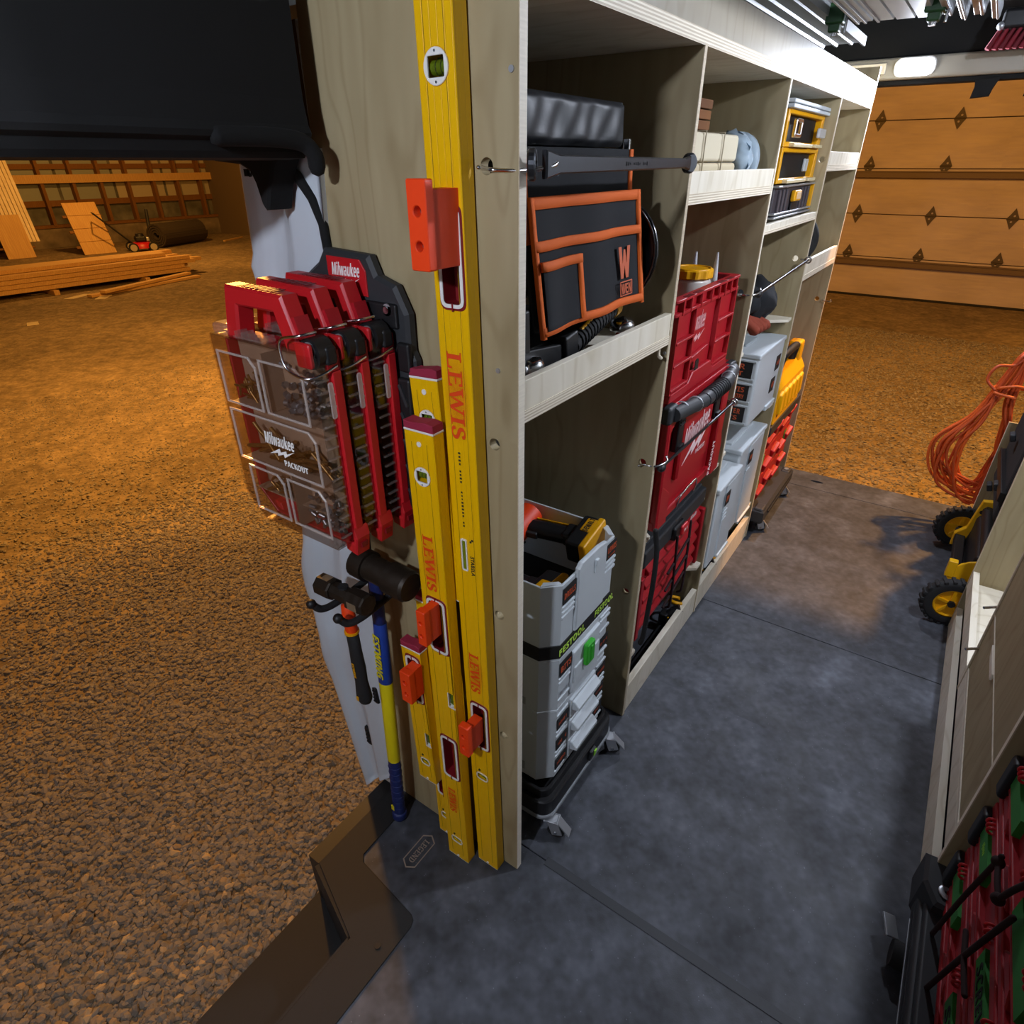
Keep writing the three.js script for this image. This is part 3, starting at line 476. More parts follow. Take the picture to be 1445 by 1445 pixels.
// ---------------------------------------------------------------- clear-lidded organizer cases on their black mounting plate
{
  const t = thing('mounting_plate', 'black plastic mounting plate with red badge screwed to the panel behind the organizer cases', 'plate', [-0.835, 1.0, -0.761]);
  const o = poly([[-0.125, 0.0], [0.117, -0.01], [0.121, 0.31], [0.113, 0.325], [0.113, 0.385], [0.09, 0.428], [0.05, 0.44], [0.036, 0.47], [-0.072, 0.475], [-0.092, 0.45], [-0.125, 0.43]]);
  part('plate_body', new G().ext(o, 0.024, 0.006), M.charcoal, t);
  part('plate_rail', new G().b2(-0.1, 0.095, 0.36, 0.4, 0.02, 0.03, 0.004).b2(0.085, 0.115, 0.02, 0.28, 0.02, 0.034, 0.006).b2(0.09, 0.118, 0.29, 0.34, 0.02, 0.032, 0.005), M.black, t);
  for (let k = 0; k < 5; k++) part('plate_rib', new G().box(0.006, 0.04, 0.006, 0.1, 0.05 + k * 0.05, 0.034, 0, 0, 0.4), M.charcoal, t);
  const b = part('badge', new G().ext(poly([[-0.062, 0.405], [0.03, 0.405], [0.03, 0.445], [0.018, 0.462], [-0.062, 0.464]]), 0.004, 0.001, 0, 0, 0.0225), M.redBright, t);
  part('badge_print', new G().txt('Milwaukee', 0.02, -0.016, 0.445, 0.0266, 0, 0, 0, { w: 0.066, slant: 0.12 }).ext(bolt(0.03), 0.0006, 0, -0.014, 0.424, 0.0266), M.print, b);
  for (const [x, y] of [[0.075, 0.39], [-0.09, 0.36], [0.09, 0.04]]) { const s = part('plate_screw', new G().cyl(0.006, 0.006, 0.004, x, y, 0.031, PI / 2, 0, 0, 12), M.chrome, t); part('screw_washer', new G().cyl(0.01, 0.01, 0.002, x, y, 0.029, PI / 2, 0, 0, 14), M.zinc, s); }
}
function organizer() {                                             // origin: bottom centre of the back
  const t = thing('organizer_case', '', 'organizer case', [0, 0, 0], 0, 'organizer cases hung on the mounting plate');
  const W = 0.264, H = 0.35, D = 0.054, hw = W / 2, zb = D * 0.5;
  const out = [[-hw + 0.045, 0], [hw - 0.014, 0], [hw, 0.016], [hw, H], [-hw, H], [-hw, 0.045]];
  const ring = poly(out); ring.holes.push(new THREE.Path([[-hw + 0.048, 0.006], [hw - 0.017, 0.006], [hw - 0.006, 0.018], [hw - 0.006, H - 0.006], [-hw + 0.006, H - 0.006], [-hw + 0.006, 0.047]].map((p) => new THREE.Vector2(...p))));
  const tray = part('tray', new G().ext(ring, zb, 0.0015).ext(out, 0.005, 0.001), M.red, t);
  part('tray_rail', new G().b2(hw - 0.001, hw + 0.007, 0.03, H - 0.03, 0.006, zb - 0.004, 0.002), M.redBright, tray); part('tray_rail', new G().b2(-hw - 0.007, -hw + 0.001, 0.06, H - 0.03, 0.006, zb - 0.004, 0.002), M.redBright, tray);
  const hd = poly([[-0.095, 0], [-0.06, 0], [-0.048, 0.055], [0.045, 0.055], [0.062, 0], [0.1, 0], [0.07, 0.082], [-0.072, 0.086]]);
  const h = part('handle', new G().ext(hd, 0.034, 0.004, -0.003, H - 0.004, 0.008), M.redBright, t);
  part('grip_texture', (() => { const g = new G(); for (let i = 0; i < 9; i++) g.box(0.006, 0.001, 0.022, -0.044 + i * 0.011, H + 0.0812, 0.025); return g; })(), M.redDark, h);
  part('handle_socket', new G().box(0.02, 0.034, 0.026, 0.083, H + 0.03, 0.025, 0, 0, 0.34).b2(0.065, 0.1, H - 0.002, H + 0.01, 0.006, 0.044, 0.003), M.red, h);
  // dividers, small-parts bins and what lies in them
  const bins = part('bin', new G().b2(-hw + 0.008, hw - 0.008, 0.225, 0.229, 0.006, D - 0.01).b2(-hw + 0.008, hw - 0.008, 0.118, 0.122, 0.006, D - 0.01).b2(-0.012, -0.008, 0.23, H - 0.02, 0.006, D - 0.01).b2(0.006, 0.01, 0.01, 0.118, 0.006, D - 0.01).b2(-hw + 0.008, hw - 0.008, 0.05, 0.052, 0.006, D * 0.6), mat(0x9a836f, 0.5), t);
  part('bin_floor', new G().b2(-hw + 0.008, hw - 0.008, 0.055, H - 0.008, 0.0055, 0.008), mat(0xa08872, 0.6), t);
  const sc = new G(), sm = new G();
  const fill = (g, x0, x1, y0, y1, n, len, r) => { for (let i = 0; i < n; i++) { const x = rr(x0, x1), y = y0 + (y1 - y0) * rnd() * rnd(), z = rr(0.012, D - 0.016), a = rr(0, 6.3), dx = Math.cos(a) * len / 2, dy = Math.sin(a) * len * 0.3; g.bar([x - dx, y + Math.abs(dy) + r - dy, z], [x + dx, y + Math.abs(dy) + r + dy, z + rr(-0.004, 0.004)], r, 5); } };
  fill(sc, 0.005, hw - 0.02, 0.232, 0.32, 60, 0.008, 0.006); fill(sm, -hw + 0.03, -0.025, 0.232, 0.28, 26, 0.034, 0.0022); fill(sm, -hw + 0.04, hw - 0.04, 0.125, 0.15, 22, 0.08, 0.004);
  fill(sc, 0.02, hw - 0.02, 0.02, 0.1, 60, 0.012, 0.004); fill(sm, -hw + 0.05, -0.01, 0.055, 0.09, 24, 0.03, 0.003);
  part('steel_hardware', sc, M.steel, t).userData.kind = 'stuff'; part('brass_hardware', sm, mat(0x9c7a4a, 0.35, { metalness: 0.8 }), t).userData.kind = 'stuff';
  // clear lid
  const lid = part('clear_lid', new G().ext(out.map(([x, y]) => [x * 0.992, y * 0.99 + 0.002]), 0.0022, 0, 0, 0, D - 0.0022), M.clear, t);
  const wall = poly(out); wall.holes.push(new THREE.Path(out.map(([x, y]) => new THREE.Vector2(x * 0.985, 0.003 + y * 0.983))));
  part('lid_wall', new G().ext(wall, D - zb - 0.003, 0, 0, 0, zb), M.smoke, lid);
  const ridge = new G(), win = (x0, x1, y0, y1) => { const c = 0.016, s = poly([[x0, y0], [x1, y0], [x1, y1 - c], [x1 - c, y1], [x0, y1]]), k = 0.004; s.holes.push(new THREE.Path([[x0 + k, y0 + k], [x1 - k, y0 + k], [x1 - k, y1 - c - k * 0.4], [x1 - c - k * 0.4, y1 - k], [x0 + k, y1 - k]].map((p) => new THREE.Vector2(...p)))); ridge.ext(s, 0.004, 0.001, 0, 0, D - 0.0015); };
  win(-0.118, -0.014, 0.232, 0.325); win(-0.004, 0.106, 0.232, 0.325); win(-0.118, 0.112, 0.125, 0.222); win(-0.1, 0.0, 0.022, 0.115); win(0.01, 0.112, 0.022, 0.115);
  part('lid_ridge', ridge, phys(0xf4ece6, 0.12, { transmission: 0.72, thickness: 0 }), lid);
  const teeth = new G(); for (let i = 0; i < 16; i++) teeth.b2(hw - 0.001, hw + 0.004, 0.03 + i * 0.0185, 0.033 + i * 0.0185, zb + 0.002, D - 0.002, 0.0008);
  for (let i = 0; i < 5; i++) teeth.b2(-0.06 + i * 0.018, -0.0575 + i * 0.018, H - 0.001, H + 0.012, zb, D - 0.004, 0.0008);
  teeth.b2(-0.062, 0.017, H + 0.002, H + 0.005, zb, D - 0.002); teeth.b2(-hw + 0.004, -hw + 0.045, H - 0.002, H + 0.018, zb - 0.01, D - 0.006, 0.006);
  part('lid_teeth', teeth, phys(0xf4ece6, 0.1, { transmission: 0.93, thickness: 0 }), lid);
  part('lid_print', new G().txt('Milwaukee', 0.022, 0.01, 0.186, D + 0.0003, 0, 0, 0, { w: 0.078, slant: 0.12 }).ext(bolt(0.036), 0.0006, 0, 0.012, 0.163, D + 0.0003).txt('PACKOUT', 0.011, 0.045, 0.146, D + 0.0003, 0, 0, 0, { w: 0.062 }), M.print, lid);
  // latches with wire bails, corner feet
  for (const sx of [1, -1]) {
    if (sx < 0) { const f = part('corner_foot', new G().ext(poly([[-hw + 0.03, -0.006], [-hw + 0.06, -0.008], [-hw + 0.05, 0.02], [-hw + 0.03, 0.022]]), 0.02, 0.002), M.redBright, t); continue; }
    const x = hw - 0.022, l = part('latch', new G().add(new THREE.CylinderGeometry(0.024, 0.024, 0.03, 18, 1, false), x + 0.004, H - 0.002, 0.026, PI / 2, 0, 0).b2(x - 0.01, x + 0.03, H - 0.02, H + 0.01, 0.008, 0.03, 0.006), M.black, t);
    part('latch_hub', new G().cyl(0.013, 0.013, 0.004, x + 0.006, H + 0.004, 0.041, PI / 2), M.zinc, l);
    part('latch_key', new G().ext(rrect(-0.017, 0.017, -0.019, 0.019, 0.006), 0.008, 0.002, x + 0.004, H - 0.002, D - 0.008), M.redBright, l);
    part('latch_cover', new G().ext(rrect(-0.022, 0.02, -0.024, 0.024, 0.01), 0.006, 0.002, x - 0.004, H - 0.004, D + 0.002), phys(0xfffaf8, 0.04, { transmission: 1, thickness: 0 }), l);
    part('wire_bail', new G().tube([[x + 0.03, H - 0.022, 0.014], [x + 0.026, H - 0.03, 0.04], [x + 0.012, H - 0.034, D + 0.006], [x - 0.022, H - 0.026, D + 0.01], [x - 0.034, H - 0.004, D + 0.01], [x - 0.03, H + 0.02, D + 0.008], [x + 0.004, H + 0.028, D], [x + 0.012, H + 0.03, 0.03]], 0.0023, 8, 60), M.chrome, l);
    part('lid_tongue', new G().ext(rrect(-0.005, 0.005, -0.03, 0.03, 0.005), 0.003, 0.001, 0, 0, 0, 0, PI / 2, 0).add(new THREE.BoxGeometry(0.001, 0.003, 0.01), 0.003, -0.01, 0).add(new THREE.BoxGeometry(0.001, 0.003, 0.01), 0.003, 0.01, 0), phys(0xf4ece6, 0.08, { transmission: 0.7, thickness: 0 }), lid).position.set(hw + 0.002, H - 0.075, zb + 0.001);
    part('corner_foot', new G().ext(poly([[-0.02, 0.0], [0.006, -0.006], [0.012, 0.03], [0.006, 0.05], [0.002, 0.02], [-0.02, 0.02]]), 0.034, 0.003, hw, -0.01, -0.004), M.redBright, t);
    part('foot_slot', new G().b2(hw + 0.008, hw + 0.0135, 0.0, 0.01, 0.006, 0.02), M.redDark, t);
  }
  return t;
}
const org0 = organizer(); org0.position.set(-0.893, 1.0, -0.622); org0.userData.label = 'clear-lidded red organizer case hanging in front, nearest the camera';
copy(org0, 'clear-lidded red organizer case in the middle of three hung on the plate', [-0.889, 1.002, -0.678]);
copy(org0, 'clear-lidded red organizer case hanging rearmost, against the black mounting plate', [-0.885, 1.004, -0.734]);

// ---------------------------------------------------------------- two hammers on a coated hook
{
  const t = thing('double_hook', 'black rubber coated double hook under the organizer cases carrying two hammers', 'hook', [-0.86, 0.79, -0.761]);
  part('hook_plate', new G().box(0.14, 0.05, 0.006, 0, 0.01, 0.003, 0, 0, 0, 0.002), M.black, t);
  for (const x of [-0.048, 0.034]) part('prong', new G().tube([[x, 0, 0.004], [x, -0.006, 0.06], [x - 0.002, -0.012, 0.12], [x - 0.006, -0.008, 0.155], [x - 0.012, 0.012, 0.172]], 0.008, 10, 40), M.rubber, t);
  for (const x of [-0.048, 0.034]) part('prong_tip', new G().sph(0.0105, x - 0.0125, 0.014, 0.173), M.black, t);
  part('hook_brace', new G().bar([-0.05, -0.004, 0.03], [0.036, -0.004, 0.03], 0.005, 8), M.rubber, t);
}
const worn = mat(0x322a22, 0.5, { metalness: 0.55, bumpMap: dirtBump, bumpScale: 0.004 }), oct = (r) => Array.from({ length: 8 }, (_, i) => [r * Math.cos(PI / 8 + i * PI / 4), r * Math.sin(PI / 8 + i * PI / 4)]);
{
  const t = thing('drilling_hammer', 'short hammer with octagonal dark steel head and orange and black grip hanging on the hook', 'hammer', [-0.868, 0.822, -0.635]);
  const head = new G().ext(oct(0.0245), 0.045, 0.003, -0.075, 0, 0, 0, PI / 2).ext(oct(0.0185), 0.06, 0.002, -0.035, 0, 0, 0, PI / 2).ext(oct(0.0245), 0.05, 0.003, 0.02, 0, 0, 0, PI / 2);
  part('head', head, worn, t); part('bare_patch', new G().box(0.022, 0.001, 0.018, -0.05, 0.0228, 0.0).box(0.026, 0.018, 0.001, 0.045, 0.0, 0.0229), mat(0x8a775e, 0.5, { metalness: 0.3, bumpMap: dirtBump, bumpScale: 0.006 }), t);
  part('eye', new G().cyl(0.011, 0.011, 0.004, 0, 0.0195, 0, 0, 0, 0, 14), M.rubber, t);
  part('grip_collar', new G().lathe([[0, -0.1], [0.015, -0.098], [0.0165, -0.06], [0.014, -0.028], [0, -0.026]].reverse(), 0, 0, 0, 0, 0, 0, 16).geo().scale(1, 1, 0.8), M.orange, t);
  part('grip', new G().lathe([[0, -0.305], [0.016, -0.302], [0.0205, -0.29], [0.019, -0.27], [0.016, -0.24], [0.0175, -0.2], [0.0155, -0.15], [0.0155, -0.1], [0, -0.099]], 0, 0, 0, 0, 0, 0, 16).geo().scale(1, 1, 0.8), M.rubber, t);
  part('grip_band', new G().cyl(0.0162, 0.0162, 0.006, 0, -0.097, 0, 0, 0, 0, 16).box(0.007, 0.012, 0.002, -0.004, -0.285, 0.0162), M.yel, t); part('grip_print', new G().txt('ESTWING', 0.007, 0, -0.2, 0.0142, 0, 0, -PI / 2, { depth: 0.0008 }), M.yel, t);
  t.rotation.z = 0.03;
}
{
  const t = thing('sledge_hammer', 'long sledgehammer with blue and yellow handle reaching the floor plate', 'sledgehammer', [-0.872, 0.001, -0.694]); t.rotation.z = -0.042;
  part('head', new G().cyl(0.034, 0.034, 0.05, 0.072, 0.865, 0, 0, 0, PI / 2, 20).cyl(0.03, 0.034, 0.008, 0.1, 0.865, 0, 0, 0, -PI / 2, 20).cyl(0.028, 0.028, 0.07, 0.02, 0.865, 0, 0, 0, PI / 2, 18).cyl(0.034, 0.034, 0.035, -0.03, 0.865, 0, 0, 0, PI / 2, 20), worn, t);
  const seg = (n, a, b, ra, rb, m) => part(n, new G().lathe([[0, a], [ra, a], [(ra + rb) / 2, (a + b) / 2], [rb, b], [0, b]], 0, 0, 0, 0, 0, 0, 18).geo().scale(1, 1, 0.85), m, t);
  seg('shaft', 0.70, 0.85, 0.0145, 0.0155, M.navy); seg('upper_sleeve', 0.54, 0.72, 0.0185, 0.0165, mat(0x1c3f9a, 0.5)); seg('bright_sleeve', 0.255, 0.545, 0.0178, 0.018, M.bright); seg('grip', 0.012, 0.26, 0.0185, 0.0172, M.navy);
  part('grip_end', new G().lathe([[0, 0], [0.016, 0.002], [0.0205, 0.012], [0.0205, 0.026], [0.0185, 0.036], [0, 0.037]], 0, 0, 0, 0, 0, 0, 18), M.navy, t); part('grip_chip', new G().box(0.01, 0.018, 0.003, -0.008, 0.055, 0.0145), M.bright, t);
  for (let i = 0; i < 8; i++) part('grip_ring', new G().add(new THREE.TorusGeometry(0.0178, 0.0012, 5, 16), 0, 0.06 + i * 0.024, 0, PI / 2, 0, 0, [1, 0.85, 1]), M.navy, t);
  part('sleeve_print', new G().txt('ESTWING', 0.02, 0.0, 0.625, 0.0152, 0, 0, -PI / 2, { w: 0.13, slant: 0.2, depth: 0.0012 }), M.bright, t);
}
// ---------------------------------------------------------------- what stands in the bays (local frame: x away from the camera, y up, front face at z = 0)
const inBay = (name, label, category, x, y, z, group) => thing(name, label, category, [x, y, z], PI / 2, group);
{ // first bay, upper shelf: rolling stool with padded seat and hanging tool pouch
  const t = inBay('rolling_stool', 'rolling mechanic stool with black padded seat and orange-trimmed tool pouch in the first bay', 'stool', -0.6, 1.248, -1.04);
  const seat = new RoundedBoxGeometry(0.41, 0.075, 0.3, 4, 0.016), sp = seat.attributes.position;
  for (let i = 0; i < sp.count; i++) { const x = sp.getX(i), y = sp.getY(i), z = sp.getZ(i); sp.setZ(i, z + (z > 0.1 ? 0.004 * Math.sin(x * 40 + y * 30) + 0.003 * Math.sin(x * 95) : 0)); }
  seat.computeVertexNormals();
  const sg = new G(); { const S = 48, pos = [], idx = []; const f = (u, v) => { const x = -0.2 + 0.4 * u, y = 0.375 + 0.072 * v, edge = Math.min(u, 1 - u) * 12, e2 = Math.min(v, 1 - v) * 7; const b = Math.min(1, edge), c = Math.min(1, e2); return [x, y, -0.012 + 0.014 * Math.sqrt(b * (2 - b)) * Math.sqrt(c * (2 - c)) + 0.0035 * Math.sin(x * 46 + v * 2.4) * c * b + 0.002 * Math.sin(x * 110 - v * 5) * c * b]; }; for (let j = 0; j <= 12; j++) for (let i = 0; i <= S; i++) pos.push(...f(i / S, j / 12)); for (let j = 0; j < 12; j++) for (let i = 0; i < S; i++) { const a = j * (S + 1) + i; idx.push(a, a + 1, a + S + 1, a + 1, a + S + 2, a + S + 1); } const g = new THREE.BufferGeometry(); g.setAttribute('position', new THREE.Float32BufferAttribute(pos, 3)); g.setIndex(idx); g.computeVertexNormals(); sg.add(g); }
  sg.box(0.4, 0.07, 0.3, 0, 0.411, -0.163, 0, 0, 0, 0.012);
  part('seat_cushion', sg, mat(0x1e2024, 0.5), t);
  part('seat_pan', new G().b2(-0.2, 0.2, 0.357, 0.374, -0.31, -0.008, 0.003).b2(-0.2, 0.2, 0.35, 0.354, -0.31, 0.0, 0.001), M.blackGloss, t);
  for (const x of [-0.19, 0.19]) part('frame_post', new G().box(0.02, 0.31, 0.02, x, 0.2, -0.02, 0, 0, 0, 0.003).box(0.02, 0.31, 0.02, x, 0.2, -0.3, 0, 0, 0, 0.003), M.black, t);
  part('drawer_box', new G().b2(-0.18, 0.18, 0.14, 0.345, -0.3, -0.03, 0.004), M.blackGloss, t);
  part('base_tray', new G().b2(-0.2, 0.2, 0.05, 0.062, -0.32, 0.0, 0.003), M.charcoal, t);
  // pouch: a folded sheet of black cloth with sewn orange binding, bellied at the foot
  const PW = 0.186, pz = (x, y) => 0.02 + 0.04 * Math.pow(Math.max(0, (0.33 - y) / 0.3), 1.3) + 0.005 * Math.sin(x * 34 + 1) * Math.min(1, (0.37 - y) * 6);
  const sheet = (x0, x1, y0, y1, off, nx, ny, th) => { const pos = [], idx = []; for (const b of [0, 1]) for (let j = 0; j <= ny; j++) for (let i = 0; i <= nx; i++) { const x = x0 + (x1 - x0) * i / nx, y = y0 + (y1 - y0) * j / ny; pos.push(x, y, pz(x, y) + off - b * th); } const r = nx + 1, o = r * (ny + 1); for (let j = 0; j < ny; j++) for (let i = 0; i < nx; i++) { const a = j * r + i; idx.push(a, a + 1, a + r, a + 1, a + r + 1, a + r, a + o, a + r + o, a + 1 + o, a + 1 + o, a + r + o, a + r + 1 + o); } const e = (a, b) => idx.push(a, a + o, b, b, a + o, b + o); for (let i = 0; i < nx; i++) { e(i, i + 1); e(ny * r + i + 1, ny * r + i); } for (let j = 0; j < ny; j++) { e((j + 1) * r, j * r); e(j * r + nx, (j + 1) * r + nx); } const g = new THREE.BufferGeometry(); g.setAttribute('position', new THREE.Float32BufferAttribute(pos, 3)); g.setIndex(idx); g.computeVertexNormals(); return new G().add(g); };
  const pouch = part('tool_pouch', sheet(-PW, PW, 0.108, 0.372, 0, 30, 24, 0.006), M.cloth, t);
  part('pouch_pocket', sheet(-PW + 0.002, PW + 0.006, 0.106, 0.305, 0.014, 30, 20, 0.004), M.cloth, pouch); part('pouch_pocket', sheet(-PW + 0.008, -0.05, 0.112, 0.214, 0.022, 10, 12, 0.003), M.cloth, pouch);
  const trim = (x0, x1, y0, y1, off) => part('orange_binding', sheet(x0, x1, y0, y1, off, Math.max(2, Math.round((x1 - x0) * 80)), Math.max(2, Math.round((y1 - y0) * 60)), 0.006), M.orangeTrim, pouch);
  trim(-PW, PW + 0.006, 0.289, 0.306, 0.0175); trim(-PW, PW + 0.006, 0.23, 0.245, 0.019); trim(-PW + 0.004, -0.045, 0.202, 0.216, 0.0255); trim(-0.056, -0.046, 0.112, 0.204, 0.0255); trim(-PW, PW + 0.006, 0.104, 0.118, 0.0195);
  trim(-PW - 0.005, -PW + 0.005, 0.1, 0.306, 0.0185); trim(PW - 0.002, PW + 0.009, 0.1, 0.306, 0.0185); trim(PW - 0.008, PW + 0.004, 0.3, 0.372, 0.003); trim(-PW - 0.004, -PW + 0.012, 0.24, 0.374, 0.003);
  part('pouch_emblem', new G().ext(poly([[-0.016, 0.03], [-0.008, 0.03], [-0.005, 0.008], [-0.001, 0.026], [0.003, 0.026], [0.007, 0.008], [0.01, 0.03], [0.018, 0.03], [0.012, -0.01], [0.005, -0.01], [0.001, 0.006], [-0.003, -0.01], [-0.01, -0.01]]), 0.0008, 0, 0.13, 0.16, 0.055, -0.16).ext(frame(-0.017, 0.019, -0.03, -0.011, 0.001, 0.0015), 0.0008, 0, 0.13, 0.158, 0.0585, -0.16).txt('WEN', 0.013, 0.131, 0.1375, 0.062, -0.16, 0, 0, { w: 0.029, depth: 0.0008 }), mat(0xc8603a, 0.7), pouch).geometry.translate(-0.125, -0.16, 0).scale(1.45, 1.45, 1).translate(0.12, 0.168, -0.002);
  part('side_tray', new G().add(new THREE.CylinderGeometry(0.105, 0.105, 0.008, 30), 0.222, 0.19, -0.03, 0, 0, PI / 2).add(new THREE.TorusGeometry(0.1, 0.007, 8, 30), 0.225, 0.19, -0.03, 0, PI / 2, 0).add(new THREE.TorusGeometry(0.1, 0.006, 8, 30), 0.21, 0.19, -0.02, 0, PI / 2, 0), M.blackGloss, t);
  part('tray_bolt', new G().cyl(0.007, 0.007, 0.006, 0.228, 0.17, 0.03, 0, 0, PI / 2), M.steel, t);
  part('frame_hook', new G().box(0.01, 0.05, 0.012, 0.207, 0.36, -0.01, 0, 0, 0, 0.002).box(0.008, 0.02, 0.014, 0.207, 0.38, 0, 0, 0, 0, 0.002), M.chrome, t);
  for (const [x, z] of [[0.19, 0.03], [-0.17, 0.03], [0.19, -0.28], [-0.17, -0.28]]) {
    const c = part('caster', new G().add(new THREE.TorusGeometry(0.02, 0.008, 8, 20), x, 0.026, z, 0, 0.7, 0).cyl(0.019, 0.019, 0.012, x, 0.026, z, PI / 2, 0.7, 0), mat(0xc23c14, 0.45), t);
    part('caster_hood', new G().lathe([[0.004, 0.034], [0.02, 0.03], [0.026, 0.02], [0.027, 0.006], [0.025, 0.006], [0.024, 0.018], [0.004, 0.03]].reverse(), x, 0.032, z), M.chrome, c);
  }
}
{
  const t = inBay('hand_tool', 'black tool with ribbed grip and yellow end lying behind the front lip under the pouch', 'hand tool', -0.575, 1.252, -1.05); t.rotation.y = PI / 2 + 0.03;
  part('blade', new G().box(0.16, 0.05, 0.012, -0.13, 0.04, 0, 0, 0, -0.12, 0.003).box(0.05, 0.06, 0.03, -0.05, 0.045, 0, 0, 0, 0.15, 0.006), M.black, t);
  const g = new G().bar([-0.03, 0.045, 0], [0.13, 0.085, 0], 0.017, 12, 0.019); for (let i = 0; i < 12; i++) g.add(new THREE.TorusGeometry(0.0182, 0.0022, 5, 14), -0.015 + i * 0.012, 0.049 + i * 0.003, 0, 0, PI / 2, 0.24);
  part('grip', g, M.rubber, t); part('grip_end', new G().bar([0.13, 0.085, 0], [0.148, 0.0895, 0], 0.0205, 14, 0.022), M.yel, t); part('grip_stripe', new G().bar([0.0, 0.07, 0.003], [0.05, 0.083, 0.003], 0.004, 6), M.yel, t);
}
{
  const t = inBay('bar_clamp', 'small bar clamp with chrome swivel standing behind the lip beside the front panel', 'clamp', -0.56, 1.247, -0.81);
  part('clamp_jaw', new G().box(0.05, 0.07, 0.03, 0.0, 0.115, 0, 0, 0, 0.05, 0.005), M.black, t); part('clamp_swivel', new G().lathe([[0, 0], [0.018, 0.002], [0.02, 0.02], [0.016, 0.06], [0.012, 0.075], [0, 0.075]], 0.004, 0.0, 0), M.chrome, t); part('clamp_handle', new G().box(0.02, 0.1, 0.02, -0.03, 0.05, 0.0, 0, 0, 0, 0.006), mat(0xa02a10, 0.5), t);
}
// ---- storage boxes on the wheeled base, first bay below
function caster(parent, x, y, z, turn, m) {
  const c = part('caster', new G().cyl(0.024, 0.024, 0.02, 0, 0.0245, 0.014, 0, 0, PI / 2, 20), M.rubber, parent); c.position.set(x, 0, z); c.rotation.y = turn;
  part('caster_fork', new G().box(0.004, 0.05, 0.03, 0.013, 0.04, 0.012, -0.3, 0, 0, 0.001).box(0.004, 0.05, 0.03, -0.013, 0.04, 0.012, -0.3, 0, 0, 0.001).box(0.032, 0.006, 0.04, 0, y - 0.004, 0, 0, 0, 0, 0.001), M.zinc, c);
  part('brake_pedal', new G().box(0.026, 0.004, 0.056, 0, 0.044, 0.034, 0.9, 0, 0, 0.001), m, c); part('axle_nut', new G().cyl(0.006, 0.006, 0.034, 0, 0.0245, 0.014, 0, 0, PI / 2, 6), M.chrome, c);
}
{
  const t = thing('box_dolly', 'black wheeled dolly with green latch carrying the pale box stack in the first bay', 'dolly', [-0.5, 0, -1.065], PI / 2);
  const w = 0.385, d = 0.44, sh = rrect(-w / 2, w / 2, 0, d, 0.045);
  part('base_body', new G().ext(sh, 0.07, 0.004, 0, 0.066, 0, -PI / 2), M.black, t);
  const rim = frame(-w / 2 + 0.014, w / 2 - 0.014, 0.014, d - 0.014, 0.036, 0.01);
  part('base_rim', new G().ext(rim, 0.03, 0.002, 0, 0.134, 0, -PI / 2), M.black, t);
  part('bumper_strip', new G().ext(frame(-w / 2 - 0.004, w / 2 + 0.004, -0.004, d + 0.004, 0.048, 0.014), 0.014, 0.003, 0, 0.07, 0, -PI / 2), mat(0x83878b, 0.4), t);
  const l = part('base_latch', new G().box(0.03, 0.042, 0.012, 0.045, 0.11, 0.004, 0.15, 0, 0, 0.004), M.black, t); part('latch_stripe', new G().box(0.012, 0.03, 0.004, 0.05, 0.116, 0.012, 0.15, 0, 0.2, 0.001), M.lime, l);
  caster(t, -0.165, 0.066, 0.0, 0.25, M.zinc); caster(t, 0.165, 0.066, 0.0, 0.5, M.zinc); caster(t, -0.165, 0.066, -0.4, 2.6, M.zinc); caster(t, 0.165, 0.066, -0.4, 2.6, M.zinc);
}
const BW = 0.318, BD = 0.40, labelPlate = (parent, x, y, w, h, word, size, z = 0.003, sub) => { const p = part('label_plate', new G().box(w, h, 0.002, x, y, z, 0, 0, 0, 0.0005), M.printBlack, parent); part('label_print', word ? new G().txt(word, size, x, y + (sub ? h * 0.12 : 0), z + 0.0012, 0, 0, 0, { w: Math.min(w * 0.88, size * word.length * 0.75) }) : scribble(x, y, z + 0.0014, w * 0.8, h * 0.35, 10), M.printOrange, p); if (sub) part('label_print', scribble(x, y - h * 0.32, z + 0.0014, w * 0.7, h * 0.14, 12), M.printOrange, p); };
const boxRing = (w, d, c) => [[-w / 2 + c, 0], [w / 2 - c, 0], [w / 2, c], [w / 2, d - c], [w / 2 - c, d], [-w / 2 + c, d], [-w / 2, d - c], [-w / 2, c]];
function slats(t, x0, x1, ys) { for (const y of ys) part('side_bead', new G().b2(x0, x1, y, y + 0.007, -0.002, 0.0035, 0.001), M.case, t); }
